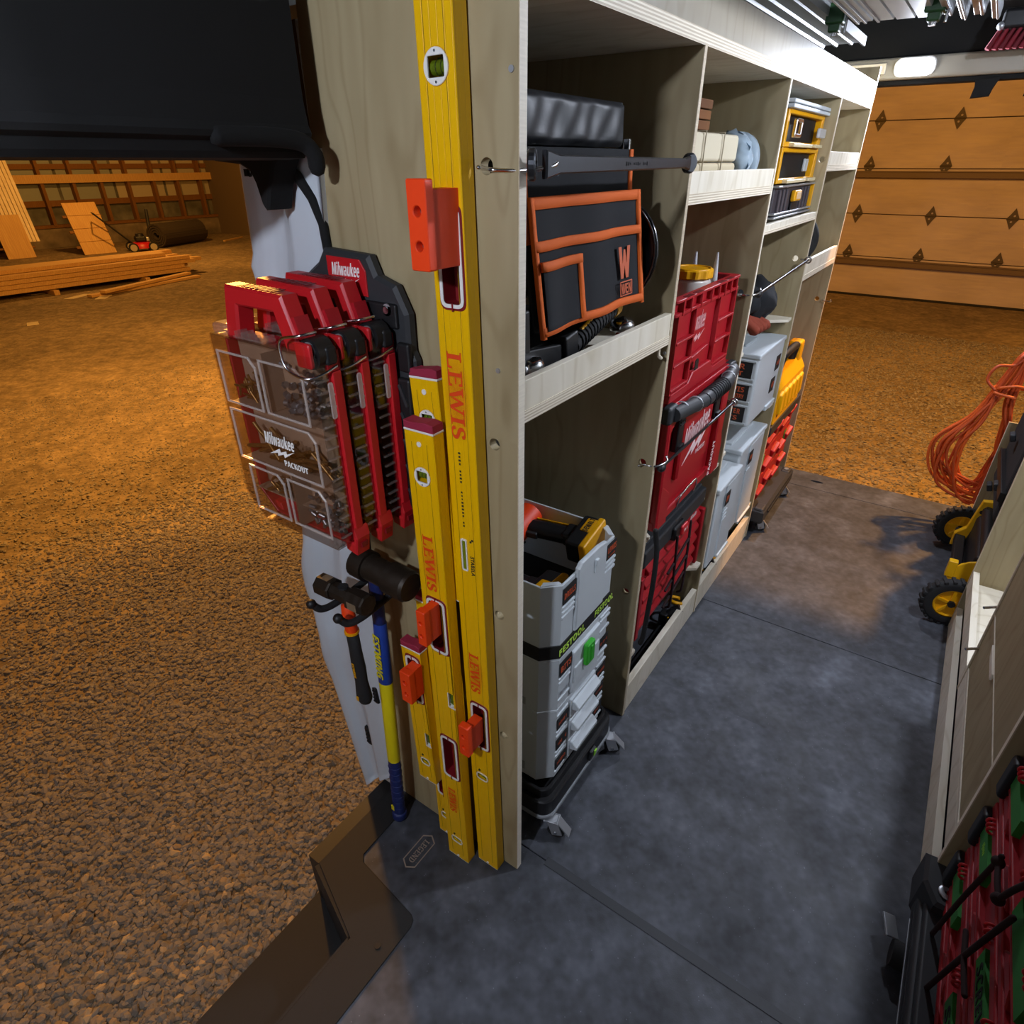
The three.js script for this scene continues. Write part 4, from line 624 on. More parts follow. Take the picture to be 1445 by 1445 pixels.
{ // open top box with the drills
  const t = thing('open_storage_box', 'open pale grey storage box full of drills, topmost of the first-bay stack', 'storage box', [-0.522, 0.59, -1.062], PI / 2);
  const o = poly(boxRing(BW, BD, 0.035)); o.holes.push(new THREE.Path(boxRing(BW - 0.012, BD - 0.012, 0.032).map(([x, y]) => new THREE.Vector2(x, y + 0.006))));
  part('box_wall', new G().ext(o, 0.215, 0.001, 0, 0, 0, -PI / 2), M.case, t); part('box_floor', new G().ext(poly(boxRing(BW - 0.004, BD - 0.004, 0.034)), 0.006, 0, 0, 0.0, -0.002, -PI / 2), M.case, t);
  part('front_panel', new G().ext(poly([[-0.066, 0.05], [0.072, 0.05], [0.072, 0.218], [0.066, 0.232], [0.03, 0.238], [-0.052, 0.238], [-0.066, 0.226]]), 0.012, 0.003, 0, 0, -0.004), M.case, t);
  part('corner_cap', new G().ext(poly([[-0.157, 0.037], [-0.122, 0.002], [-0.118, 0.014], [-0.14, 0.04]]), 0.004, 0.001, 0, 0.2135, 0, -PI / 2), M.case, t); part('corner_cap', new G().ext(poly([[0.157, 0.037], [0.122, 0.002], [0.118, 0.014], [0.14, 0.04]]), 0.004, 0.001, 0, 0.2135, 0, -PI / 2), M.case, t);
  part('front_clip', new G().box(0.014, 0.016, 0.008, 0.015, 0.205, 0.011, 0, 0, 0, 0.003).box(0.006, 0.03, 0.003, 0.012, 0.19, 0.0095), M.case, t);
  labelPlate(t, -0.097, 0.184, 0.054, 0.044, 'DRILLS', 0.016); labelPlate(t, 0.106, 0.187, 0.05, 0.044, 'LEWIS', 0.016, 0.003, true);
  slats(t, -0.124, -0.07, [0.148, 0.134, 0.12]); slats(t, 0.08, 0.134, [0.15, 0.136, 0.122]);
  part('brand_band', new G().ext(poly(boxRing(BW + 0.004, BD + 0.004, 0.036)), 0.04, 0.001, 0, 0.006, 0.002, -PI / 2).geo(), M.printBlack, t);
  part('band_print', new G().txt('FESTOOL', 0.019, -0.07, 0.0255, 0.0025, 0, 0, 0, { w: 0.12 }).txt('FESTOOL', 0.019, 0.092, 0.0255, 0.0025, 0, 0, 0, { w: 0.1 }), M.printLime, t);
}
function drill(label, pos, rot, accent) {
  const t = thing('cordless_drill', label, 'drill', pos);
  part('motor_body', new G().cyl(0.034, 0.036, 0.12, 0, 0, 0, 0, 0, PI / 2, 18).cyl(0.026, 0.034, 0.02, -0.07, 0, 0, 0, 0, PI / 2, 18).box(0.06, 0.04, 0.05, 0.02, 0.01, 0, 0, 0, 0, 0.01), accent, t);
  part('chuck', new G().cyl(0.022, 0.026, 0.03, -0.09, 0, 0, 0, 0, PI / 2, 18).cyl(0.014, 0.021, 0.025, -0.117, 0, 0, 0, 0, PI / 2, 18).cyl(0.003, 0.003, 0.03, -0.14, 0, 0, 0, 0, PI / 2, 8), M.black, t);
  const h = part('grip', new G().box(0.046, 0.13, 0.036, 0.02, -0.085, 0, 0, 0, 0.12, 0.014).box(0.05, 0.03, 0.042, 0.03, -0.14, 0, 0, 0, 0, 0.008), M.black, t); part('grip_line', new G().box(0.004, 0.1, 0.03, 0.045, -0.085, 0, 0, 0, 0.12, 0.001), M.yel, h);
  part('trigger', new G().box(0.014, 0.034, 0.02, -0.008, -0.046, 0, 0, 0, 0.1, 0.004), M.charcoal, t);
  const b = part('battery', new G().box(0.11, 0.045, 0.068, 0.03, -0.178, 0, 0, 0, 0, 0.007), M.black, t); part('battery_cap', new G().box(0.116, 0.02, 0.072, 0.03, -0.204, 0, 0, 0, 0, 0.006), M.yel, b); part('battery_side', new G().box(0.05, 0.03, 0.0715, 0.05, -0.185, 0, 0, 0, 0, 0.004), M.yel, b); part('battery_print', new G().txt('DEWALT', 0.014, 0.05, -0.185, 0.0358, 0, 0, 0, { w: 0.046 }), M.printBlack, b);
  const Y = V(...rot[1]).negate().normalize(), X = V(...rot[0]).negate(); X.addScaledVector(Y, -X.dot(Y)).normalize(); t.quaternion.setFromRotationMatrix(new THREE.Matrix4().makeBasis(X, Y, X.clone().cross(Y))); return t;
}
drill('drill with orange motor housing lying across the open box, yellow battery at right', [-0.775, 0.765, -1.14], [[0.1, -0.25, 1], [1, 0.02, 0.0]], M.orange);
drill('black drill lying deep in the open box beneath the orange one', [-0.785, 0.7, -1.03], [[0.0, -0.05, -1], [1, 0.05, 0]], M.yel);
drill('black and orange drill at the near corner of the open box', [-0.60, 0.645, -0.985], [[0, 0, -1], [-1, 0.02, 0]], M.orange);
{ // middle box with the latch, and the lower one
  const t = thing('latched_storage_box', 'pale grey storage box with green latch below the drill box', 'storage box', [-0.522, 0.422, -1.062], PI / 2);
  part('box_body', new G().ext(poly(boxRing(BW, BD, 0.035)), 0.168, 0.002, 0, 0, 0, -PI / 2), M.case, t);
  part('front_panel', new G().b2(-0.066, 0.072, 0.012, 0.15, -0.004, 0.008, 0.004).b2(-0.062, 0.068, 0.05, 0.1, 0.004, 0.0115, 0.003), M.case, t);
  const l = part('latch', new G().ext(rrect(-0.02, 0.02, -0.034, 0.034, 0.008), 0.014, 0.003, 0, 0.11, 0.008), M.green, t); part('latch_ridge', new G().b2(-0.004, 0.004, 0.086, 0.134, 0.02, 0.025, 0.002), M.green, l); part('latch_shadow_plate', new G().box(0.022, 0.016, 0.004, -0.006, 0.066, 0.011, 0, 0, 0, 0.001), M.case, t);
  labelPlate(t, -0.097, 0.135, 0.054, 0.044, 'BITS', 0.018); labelPlate(t, 0.106, 0.06, 0.05, 0.036, '', 0.01); slats(t, -0.124, -0.07, [0.1, 0.086, 0.03]); slats(t, 0.08, 0.134, [0.15, 0.135, 0.1, 0.02]);
  part('side_mark', scribble(-0.097, 0.055, 0.0034, 0.04, 0.014, 7), M.zinc, t);
  part('box_seam', new G().ext(poly(boxRing(BW + 0.003, BD + 0.003, 0.0365)), 0.004, 0.001, 0, 0.001, 0.0015, -PI / 2), M.case, t);
  part('hand_recess', new G().b2(-BW / 2 - 0.001, -BW / 2 + 0.001, 0.012, 0.036, -0.16, -0.07), mat(0x9aa0a2, 0.6), t);
}
{
  const t = thing('drawer_storage_box', 'pale grey storage box with three drawers standing on the wheeled base', 'storage box', [-0.522, 0.172, -1.062], PI / 2);
  part('box_body', new G().ext(poly(boxRing(BW, BD, 0.035)), 0.25, 0.002, 0, 0, 0, -PI / 2), M.case, t);
  for (let k = 0; k < 3; k++) {
    const y = 0.17 - k * 0.075, d = part('drawer', new G().b2(-0.062, 0.07, y, y + 0.066, -0.004, 0.007, 0.003), M.case, t);
    part('drawer_pull', new G().ext(poly([[0, 0], [0.022, 0.006], [0.022, 0.016], [0.008, 0.03], [0, 0.032]]), 0.12, 0.002, 0.064, y + 0.026, 0.005, 0, -PI / 2, 0), M.case, d);
    labelPlate(t, -0.097, y + 0.03, 0.054, 0.038, '', 0.01); labelPlate(t, 0.106, y + 0.034, 0.05, 0.034, '', 0.01); slats(t, -0.124, -0.07, [y + 0.056, y - 0.004]); slats(t, 0.08, 0.134, [y + 0.058, y]);
  }
  for (const x of [-0.105, 0.105]) part('box_foot', new G().b2(x - 0.015, x + 0.015, -0.006, 0.001, -0.03, -0.004, 0.002), M.black, t);
  part('hand_recess', new G().b2(-BW / 2 - 0.001, -BW / 2 + 0.001, 0.02, 0.05, -0.16, -0.07), mat(0x9aa0a2, 0.6), t);
}
// ---- second bay
{
  const t = inBay('wrapped_bundle', 'cream paper-wrapped bundle tied with string behind the upper lip of the second bay', 'bundle', -0.55, 1.538, -1.62);
  for (let j = 0; j < 2; j++) for (let i = 0; i < 3; i++) part('wrapped_block', new G().box(0.125, 0.058, 0.16, -0.13 + i * 0.127, 0.03 + j * 0.06, -0.09, 0, 0, 0, 0.008), mat(j ? 0xcfc4aa : 0xc9bb9c, 0.75), t);
  for (const x of [-0.066, 0.061]) part('string', new G().add(new THREE.TorusGeometry(0.5, 0.008, 5, 4), 0, 0, 0, 0, PI / 2, PI / 4).geo().scale(0.3, 0.172, 0.235).translate(x, 0.06, -0.09), mat(0xb7aa90, 0.9), t);
}
{
  const t = inBay('wood_block_stack', 'small banded stack of brown wood strips on the wrapped bundle', 'wood strips', -0.57, 1.66, -1.53);
  for (let j = 0; j < 3; j++) part('strip', new G().box(0.15, 0.018, 0.1, rr(-0.003, 0.003), 0.01 + j * 0.02, -0.05, 0, rr(-0.02, 0.02), 0, 0.002), mat([0x8a6c50, 0x947456, 0x7d6149][j], 0.8, { map: lumberTex }), t);
  part('band', new G().b2(-0.03, -0.022, -0.001, 0.063, -0.104, 0.003), mat(0xb9b2a6, 0.4), t);
}
{ // two rolls of clear film
  const film = phys(0xb9cbd8, 0.18, { transmission: 0.35, thickness: 0 });
  for (const [z, lab] of [[-1.86, 'roll of crinkled clear plastic film next to the wrapped bundle'], [-1.935, 'roll of smooth clear plastic film standing rightmost on the second-bay shelf']]) {
    const t = inBay('film_roll', lab, 'film roll', -0.565, 1.537, z, 'film rolls');
    const g = new THREE.TorusGeometry(0.04, 0.026, 12, 30), p = g.attributes.position; if (z > -1.9) for (let i = 0; i < p.count; i++) { const k = 1 + 0.1 * Math.sin(i * 12.9) * Math.cos(i * 4.1); p.setXYZ(i, p.getX(i) * k, p.getY(i) * k, p.getZ(i) * (1.2 + 0.2 * Math.sin(i * 7.7))); } g.computeVertexNormals();
    part('film', new G().add(g, 0, 0.066, -0.03, 0, 1.1, 0), film, t); part('film_core', new G().cyl(0.02, 0.02, 0.05, 0, 0.066, -0.03, PI / 2, 0, -0.5), mat(0x7d96a8, 0.4), t);
  }
}
{
  const t = inBay('red_crate', 'open red plastic crate with ribbed walls on top of the red toolbox', 'crate', -0.528, 1.062, -1.675);
  const W = 0.47, H = 0.25, D = 0.34, hw = W / 2;
  const o = rrect(-hw + 0.01, hw - 0.01, 0, D, 0.012); o.holes.push(rrect(-hw + 0.016, hw - 0.016, 0.006, D - 0.006, 0.01, THREE.Path));
  part('crate_wall', new G().ext(o, H, 0.001, 0, 0, -0.012, -PI / 2).b2(-hw + 0.012, hw - 0.012, 0, 0.01, -D - 0.006, -0.016), M.red, t);
  const rim = frame(-hw - 0.008, hw + 0.008, -0.012, D + 0.012, 0.014, 0.024);
  part('crate_rim', new G().ext(rim, 0.008, 0.001, 0, H - 0.034, -0.012, -PI / 2).ext(rim, 0.007, 0.001, 0, H - 0.002, -0.012, -PI / 2), M.red, t);
  for (const x of [-0.2, -0.145, -0.075, 0.0, 0.06, 0.11, 0.16, 0.21]) part('rim_web', new G().b2(x - 0.003, x + 0.003, H - 0.034, H, -0.013, 0.002), M.red, t);
  for (const x of [-0.155, -0.09, 0.09, 0.155]) for (let k = 0; k < 5; k++) part('rim_slot', new G().box(0.005, 0.001, 0.014, x - 0.02 + k * 0.01, H + 0.0055, -0.006), M.redDark, t);
  for (const x of [-hw + 0.014, -0.1, 0.085, hw - 0.014]) part('upright_rib', new G().b2(x - 0.004, x + 0.004, 0.02, H - 0.03, -0.013, 0.001, 0.001), M.red, t);
  for (const y of [0.03, 0.092, 0.15]) for (const [a, b] of [[-hw + 0.014, -0.1], [0.085, hw - 0.014]]) part('shelf_rib', new G().b2(a, b, y - 0.003, y + 0.003, -0.013, 0.003, 0.001), M.red, t);
  part('foot_ledge', new G().ext(poly([[-hw + 0.01, 0.0], [hw - 0.01, 0.0], [hw - 0.02, 0.022], [0.09, 0.022], [0.07, 0.046], [-0.07, 0.046], [-0.1, 0.022], [-hw + 0.02, 0.022]]), 0.016, 0.002, 0, 0, -0.013), M.red, t);
  part('crate_slot', new G().ext(rrect(-0.055, -0.03, 0.04, 0.075, 0.01), 0.002, 0, 0, 0, -0.001), M.black, t); part('crate_shelf', new G().box(0.12, 0.006, 0.014, -0.03, 0.092, -0.006, 0, 0, 0.1, 0.002), M.red, t);
  part('crate_emblem', new G().txt('Milwaukee', 0.045, -0.04, 0.175, -0.0118, 0, 0, 0, { w: 0.1, slant: 0.1 }).ext(bolt(0.05), 0.0006, 0, -0.035, 0.13, -0.0118), mat(0xe4a8a8, 0.5), t);
  const j = inBay('screw_jar', 'white plastic jar with yellow lid standing in the red crate', 'jar', -0.62, 1.09, -1.76);
  part('jar_body', new G().lathe([[0, 0], [0.05, 0], [0.054, 0.01], [0.054, 0.222], [0.048, 0.232], [0, 0.233]], 0, 0, 0, 0, 0, 0, 28), phys(0xefe6dc, 0.25, { transmission: 0.25, thickness: 0 }), j);
  const lid = []; for (let i = 0; i < 48; i++) { const a = i / 48 * 2 * PI, r = i % 4 < 2 ? 0.058 : 0.0555; lid.push([r * Math.cos(a), r * Math.sin(a)]); }
  part('jar_lid', new G().ext(lid, 0.024, 0.003, 0, 0.231, 0, -PI / 2).add(new THREE.TorusGeometry(0.05, 0.004, 6, 24), 0, 0.254, 0, PI / 2), M.yel, j); part('jar_print', new G().txt('LEWIS', 0.018, 0.012, 0.212, 0.0545, 0, 0.15, 0), M.printBlack, j); part('jar_contents', new G().cyl(0.051, 0.051, 0.13, 0, 0.07, 0, 0, 0, 0, 24), mat(0xd0581e, 0.6), j);
  const nz = (label, z, x, h) => { const n = inBay('sealant_tube', label, 'sealant tube', x, 1.073, z, 'sealant tubes in the crate'); part('tube_body', new G().cyl(0.024, 0.024, 0.2, 0, 0.1, 0, 0, 0, 0, 18), M.black, n); part('nozzle', new G().lathe([[0, 0.2], [0.014, 0.2], [0.013, 0.215], [0.011, 0.22], [0.003, h], [0, h]], 0, 0, 0, 0, 0, 0, 14), phys(0xdfe2e6, 0.35, { transmission: 0.35, thickness: 0 }), n); };
  nz('sealant tube with white nozzle standing right of the yellow-lidded jar, at front', -1.835, -0.58, 0.307); nz('sealant tube with white nozzle standing behind the yellow-lidded jar', -1.875, -0.655, 0.3); nz('sealant tube with white nozzle at the near corner of the crate, left of the jar', -1.475, -0.56, 0.275);
}
{
  const t = inBay('toolbox', 'red toolbox with black carrying handle below the red crate', 'toolbox', -0.53, 0.674, -1.725);
  const W = 0.55, hw = W / 2;
  part('box_body', new G().box(W - 0.03, 0.355, 0.33, 0, 0.18, -0.175, 0, 0, 0, 0.01), M.red, t);
  part('front_panel', new G().ext(poly([[-0.13, 0.11], [0.12, 0.11], [0.12, 0.325], [0.1, 0.345], [-0.11, 0.345], [-0.13, 0.325]]), 0.02, 0.006, 0, 0, -0.014), M.red, t);
  for (const [x0, x1] of [[-hw + 0.012, -0.19], [0.19, hw - 0.012]]) part('corner_post', new G().ext(poly([[x0, 0.0], [x1, 0.0], [x1, 0.1], [(x0 + x1) / 2 + Math.sign(x0) * 0.02, 0.14], [(x0 + x1) / 2 + Math.sign(x0) * 0.02, 0.3], [x1, 0.34], [x1, 0.372], [x0, 0.372]]), 0.024, 0.004, 0, 0, -0.012), M.red, t);
  part('box_foot', new G().b2(-hw + 0.01, hw - 0.01, 0, 0.03, -0.33, 0.004, 0.006), M.red, t); part('lid_rim', new G().b2(-hw + 0.01, hw - 0.01, 0.36, 0.375, -0.34, 0.006, 0.004), M.red, t);
  for (const x of [-0.16, 0.155]) { const l = part('latch', new G().box(0.042, 0.105, 0.02, x, 0.27, 0.0, 0, 0, 0, 0.005).box(0.034, 0.02, 0.012, x, 0.23, 0.012, 0, 0, 0, 0.003), M.black, t); for (let k = 0; k < 4; k++) part('latch_rib', new G().box(0.034, 0.003, 0.004, x, 0.3 + k * 0.008, 0.011), M.charcoal, l); }
  const h = part('carry_handle', new G().bar([-hw + 0.03, 0.352, 0.012], [-0.1, 0.356, 0.04], 0.02, 12).bar([-0.1, 0.356, 0.04], [0.1, 0.356, 0.04], 0.021, 14).bar([0.1, 0.356, 0.04], [hw - 0.03, 0.352, 0.012], 0.02, 12).box(0.06, 0.05, 0.03, -hw + 0.03, 0.352, 0, 0, 0, 0, 0.01).box(0.06, 0.05, 0.03, hw - 0.03, 0.352, 0, 0, 0, 0, 0.01), M.charcoal, t);
  part('handle_grip', (() => { const g = new G(); for (let i = 0; i < 9; i++) g.add(new THREE.TorusGeometry(0.021, 0.0035, 6, 16), -0.06 + i * 0.015, 0.356, 0.04, 0, PI / 2, 0); return g; })(), M.black, h); for (const x of [-0.14, -0.2, 0.14, 0.2]) part('handle_ring', new G().add(new THREE.TorusGeometry(0.0205, 0.0025, 6, 16), x, 0.355, 0.03 - (Math.abs(x) - 0.14) * 0.25, 0, PI / 2, 0), M.zinc, h);
  part('front_emblem', new G().txt('Milwaukee', 0.06, -0.01, 0.245, 0.0064, 0, 0, 0.1, { w: 0.2, slant: 0.2 }).ext(bolt(0.11), 0.0008, 0, 0.0, 0.185, 0.0064, 0, 0, 0.1).txt('PACKOUT', 0.014, 0.045, 0.155, 0.0064, 0, 0, 0, { w: 0.08 }), mat(0xf0d2d2, 0.5), t);
  part('side_print', new G().txt('PACKOUT', 0.022, 0.165, 0.075, -0.0002 + 0.013, 0, 0, PI / 2 - 0.1, { w: 0.12 }), mat(0xf0d2d2, 0.5), t);
  part('wire_loop', new G().tube([[-0.09, -0.0, 0.004], [-0.09, 0.045, 0.012], [0.04, 0.05, 0.012], [0.055, 0.02, 0.01], [0.05, 0.0, 0.006]], 0.003, 8, 40, false, 0.15), M.chrome, t);
}
{
  const t = inBay('organizer_box', 'low red organizer box with black lid rail below the toolbox in the second bay', 'organizer box', -0.548, 0.248, -1.735);
  const W = 0.56, hw = W / 2, H = 0.335;
  part('box_body', new G().box(W - 0.02, H, 0.36, 0, H / 2, -0.19, 0, 0, 0, 0.006), M.red, t);
  part('lid_rail', new G().box(W - 0.03, 0.06, 0.03, -0.01, H - 0.02, -0.006, 0, 0, 0, 0.008).b2(-hw + 0.02, hw - 0.02, H - 0.006, H + 0.016, -0.34, -0.01, 0.006), M.charcoal, t);
  for (let k = 0; k < 5; k++) part('face_rib', new G().ext(poly([[0, 0], [0.014, 0.006], [0.014, 0.018], [0, 0.034]]), W - 0.06 - k * 0.01, 0.002, hw - 0.03, 0.02 + k * 0.05, -0.01, 0, -PI / 2), M.red, t);
  for (const x of [-hw + 0.012, hw - 0.012]) part('end_post', new G().box(0.024, 0.24, 0.03, x, 0.13, -0.004, 0, 0, 0, 0.004), M.red, t);
  const l = part('lid_latch', new G().box(0.09, 0.05, 0.03, -0.02, H - 0.03, 0.008, 0, 0, 0, 0.01), M.black, t); part('latch_button', new G().box(0.05, 0.034, 0.012, 0.0, H - 0.03, 0.026, 0, 0, 0, 0.008), M.redBright, l); part('button_print', scribble(0, H - 0.03, 0.0325, 0.03, 0.016, 4), M.print, l);
  part('lid_print', new G().txt('Milwaukee', 0.018, 0.17, H - 0.07, 0.0012, 0, 0, 0, { w: 0.06, slant: 0.12 }), mat(0xf0d2d2, 0.5), t);
  const n = inBay('bungee_net', 'dark bungee cords stretched down the face of the low red organizer box', 'bungee', -0.52, 0.25, -1.75);
  for (const [x0, x1] of [[-0.075, -0.06], [0.045, 0.05]]) part('bungee_cord', new G().tube([[x0, 0.3, 0.0], [(x0 + x1) / 2, 0.16, 0.004], [x1, 0.02, 0.004], [x1, -0.002, -0.01]], 0.0045, 7), mat(0x2a1518, 0.85), n); for (const y of [0.2, 0.13, 0.06]) part('bungee_cord', new G().bar([-0.12, y - 0.02, 0.0], [0.05, y + 0.035, 0.002], 0.0045, 7), mat(0x2a1518, 0.85), n);
}
solo('hanging_strap', 'black strap hanging down the first divider edge beside the red boxes', 'strap', new G().tube([[-0.508, 0.7, -1.43], [-0.505, 0.66, -1.44], [-0.5, 0.62, -1.442], [-0.498, 0.52, -1.44], [-0.505, 0.42, -1.45], [-0.512, 0.3, -1.455], [-0.52, 0.26, -1.46]], 0.008, 8, 50), M.rubber);
// long bar clamps stowed behind the toe board
{
  const f = (label, x, z0, z1, y, w, c, jaws) => { const t = thing('bar_clamp', label, 'clamp', [x, 0.012, (z0 + z1) / 2]); part('clamp_bar', new G().b2(-0.008, 0.008, y, y + 0.022, -Math.abs(z1 - z0) / 2, Math.abs(z1 - z0) / 2, 0.002), M.darkSteel, t);
    for (const z of jaws) { const j = part('clamp_jaw', new G().box(0.035, 0.06, 0.045, 0.0, y + 0.045, z, 0, 0, 0, 0.008).bar([0.0, y + 0.05, z], [0.05, y + 0.1, z - 0.025], 0.017, 10), M.black, t); part('jaw_trigger', new G().add(new THREE.TorusGeometry(0.03, 0.007, 6, 18, 4.2), 0.02, y + 0.1, z - 0.06, PI / 2 - 0.3, 0, 0.6), M.yel, j); part('jaw_mark', new G().box(0.004, 0.006, 0.03, 0.019, y + 0.06, z, 0, 0, 0, 0.001), M.yel, j); }
    part('clamp_foot', new G().box(0.028, 0.05, 0.04, 0, y + 0.02, Math.abs(z1 - z0) / 2 - 0.03, 0, 0, 0, 0.006), c, t); part('clamp_foot', new G().box(0.02, 0.012, 0.03, 0, y - 0.006, 0, 0, 0, 0, 0.002), M.black, t); };
  f('long bar clamp with red foot behind the toe board, nearest the first divider', -0.583, -1.45, -2.02, 0.002, 1, M.redBright, [-0.13]);
  f('long bar clamp with yellow trigger behind the far part of the toe board', -0.583, -2.08, -2.62, 0.002, 1, M.black, [0.1]);
  solo('roller_drum', 'dark ribbed roller lying behind the far end of the toe board', 'roller', (() => { const g = new G(); for (let i = 0; i < 6; i++) g.cyl(0.05, 0.05, 0.03, 0, 0, -0.11 + i * 0.042, PI / 2, 0, 0, 16).cyl(0.042, 0.042, 0.014, 0, 0, -0.09 + i * 0.042, PI / 2, 0, 0, 16); return g; })(), mat(0x24242c, 0.6), [-0.66, 0.052, -2.55]);
}
// ---- third bay
{
  const W = 0.5, hw = W / 2;
  const mk = (label, y, kind) => {
    const t = inBay('parts_organizer', label, 'organizer', -0.548, y, -2.485, 'stacked black and yellow organizers'); const H = 0.098;
    if (kind === 'ribbed') {
      part('organizer_body', new G().box(W, H - 0.004, 0.34, 0, H / 2, -0.18, 0, 0, 0, 0.008), mat(0x3a3438, 0.55), t);
      for (const x of [-0.2, -0.155, -0.11, 0.1, 0.145, 0.19]) part('face_rib', new G().box(0.02, H - 0.03, 0.012, x, H / 2, -0.008, 0, 0, 0, 0.003), mat(0x453e42, 0.5), t);
      const l = part('latch', new G().box(0.09, 0.034, 0.016, 0, 0.06, 0.0, 0, 0, 0, 0.005), M.yel, t); part('latch_print', new G().box(0.056, 0.022, 0.002, 0.004, 0.06, 0.0085, 0, 0, 0, 0.001), mat(0xd9b58c, 0.5), l); part('latch_recess', new G().box(0.08, 0.03, 0.006, 0, 0.026, -0.004, 0, 0, 0, 0.002), M.black, t);
      for (const yy of [0.003, 0.014, H - 0.006]) part('edge_strip', new G().box(W + 0.004, 0.006, 0.35, 0, yy, -0.172, 0, 0, 0, 0.002), M.zinc, t);
      part('yellow_edge', new G().box(0.006, H - 0.012, 0.02, hw, H / 2, -0.008, 0, 0, 0, 0.002), M.yel, t);
    } else {
      const fr = poly([[-hw, 0], [hw, 0], [hw, H], [-hw, H]]); fr.holes.push(new THREE.Path([[-hw + 0.02, 0.014], [hw - 0.045, 0.014], [hw - 0.03, H - 0.012], [-hw + 0.02, H - 0.012]].map((p) => new THREE.Vector2(...p))));
      part('organizer_frame', new G().ext(fr, 0.04, 0.002, 0, 0, -0.05), M.yel, t); part('organizer_body', new G().box(W - 0.01, H - 0.006, 0.3, 0, H / 2, -0.19, 0, 0, 0, 0.006), M.blackGloss, t);
      part('front_pane', new G().box(W - 0.07, H - 0.028, 0.004, -0.012, H / 2, -0.03, 0, 0, 0, 0.001), mat(0x0a0a0b, 0.6), t);
      part('edge_strip', new G().box(W * 0.5, 0.01, 0.02, -0.06, 0.005, -0.004, 0, 0, 0, 0.002).box(W * 0.22, 0.01, 0.02, 0.16, 0.006, -0.003, 0, 0, 0, 0.002), mat(0xd9c9a0, 0.4), t);
      if (kind === 'top') { for (const yy of [H + 0.006, H + 0.019]) part('lid_edge', new G().box(W + 0.01, 0.011, 0.35, 0, yy, -0.172, 0, 0, 0, 0.003), M.case, t); part('wire_latch', new G().ext(frame(-0.04, 0.04, -0.025, 0.025, 0.008, 0.01), 0.012, 0.002, -0.16, 0.05, -0.006), M.chrome, t); part('clear_clip', new G().box(0.1, 0.03, 0.012, 0.19, 0.045, 0.0, 0, 0, 0, 0.005), phys(0xe8eaec, 0.15, { transmission: 0.5, thickness: 0 }), t); }
      else part('clear_clip', new G().box(0.05, 0.04, 0.01, 0.14, 0.05, -0.022, 0, 0, 0, 0.004), phys(0xdfe6e8, 0.15, { transmission: 0.4, thickness: 0 }), t);
    }
    return t;
  };
  mk('grey ribbed organizer with yellow latch, bottom one of three in the third bay', 1.438, 'ribbed'); mk('black organizer with yellow frame, middle one of three in the third bay', 1.538, 'mid'); mk('black organizer with yellow frame and pale lid, top one of three', 1.638, 'top');
}
{
  const t = inBay('work_gloves', 'bundle of black and rust-red work gloves on the cut-back shelf of the third bay', 'gloves', -0.56, 1.051, -2.42);
  const blob = (c, s, seedv) => { const g = new THREE.SphereGeometry(1, 22, 16), p = g.attributes.position; for (let i = 0; i < p.count; i++) { const x = p.getX(i), y = p.getY(i), z = p.getZ(i), k = 1 + 0.09 * Math.sin(x * 4 + seedv) * Math.cos(y * 5 + seedv) + 0.06 * Math.sin(z * 8 + x * 6); p.setXYZ(i, x * s[0] * k, y * s[1] * k, z * s[2] * k); } g.computeVertexNormals(); return new G().add(g, ...c); };
  part('glove_cuff', blob([0.0, 0.11, -0.05], [0.11, 0.075, 0.075], 1), M.cloth, t); part('glove_cuff', blob([0.09, 0.09, -0.05], [0.07, 0.07, 0.06], 3), mat(0x2c3036, 0.9), t); part('glove_palm', blob([-0.1, 0.12, -0.06], [0.08, 0.06, 0.06], 5), M.cloth, t);
  for (let i = 0; i < 4; i++) part('glove_finger', new G().tube([[-0.14 + i * 0.035, 0.065 - i * 0.004, -0.03], [-0.12 + i * 0.035, 0.03, 0.006 + i * 0.004], [-0.09 + i * 0.03, 0.02, -0.01], [-0.07 + i * 0.03, 0.05, -0.03]], 0.016, 8, 20), mat(0x8f3d28, 0.85), t);
}
const systainerDetails = (t, W, H) => { part('lid_seam', new G().box(W + 0.003, 0.004, 0.302, 0, H * 0.72, -0.1495, 0, 0, 0, 0.001), M.case || mat(0xaab1b5, 0.5), t); part('top_grip', new G().box(W * 0.4, 0.014, 0.1, 0, H + 0.004, -0.15, 0, 0, 0, 0.005), M.case || mat(0xaab1b5, 0.5), t); };
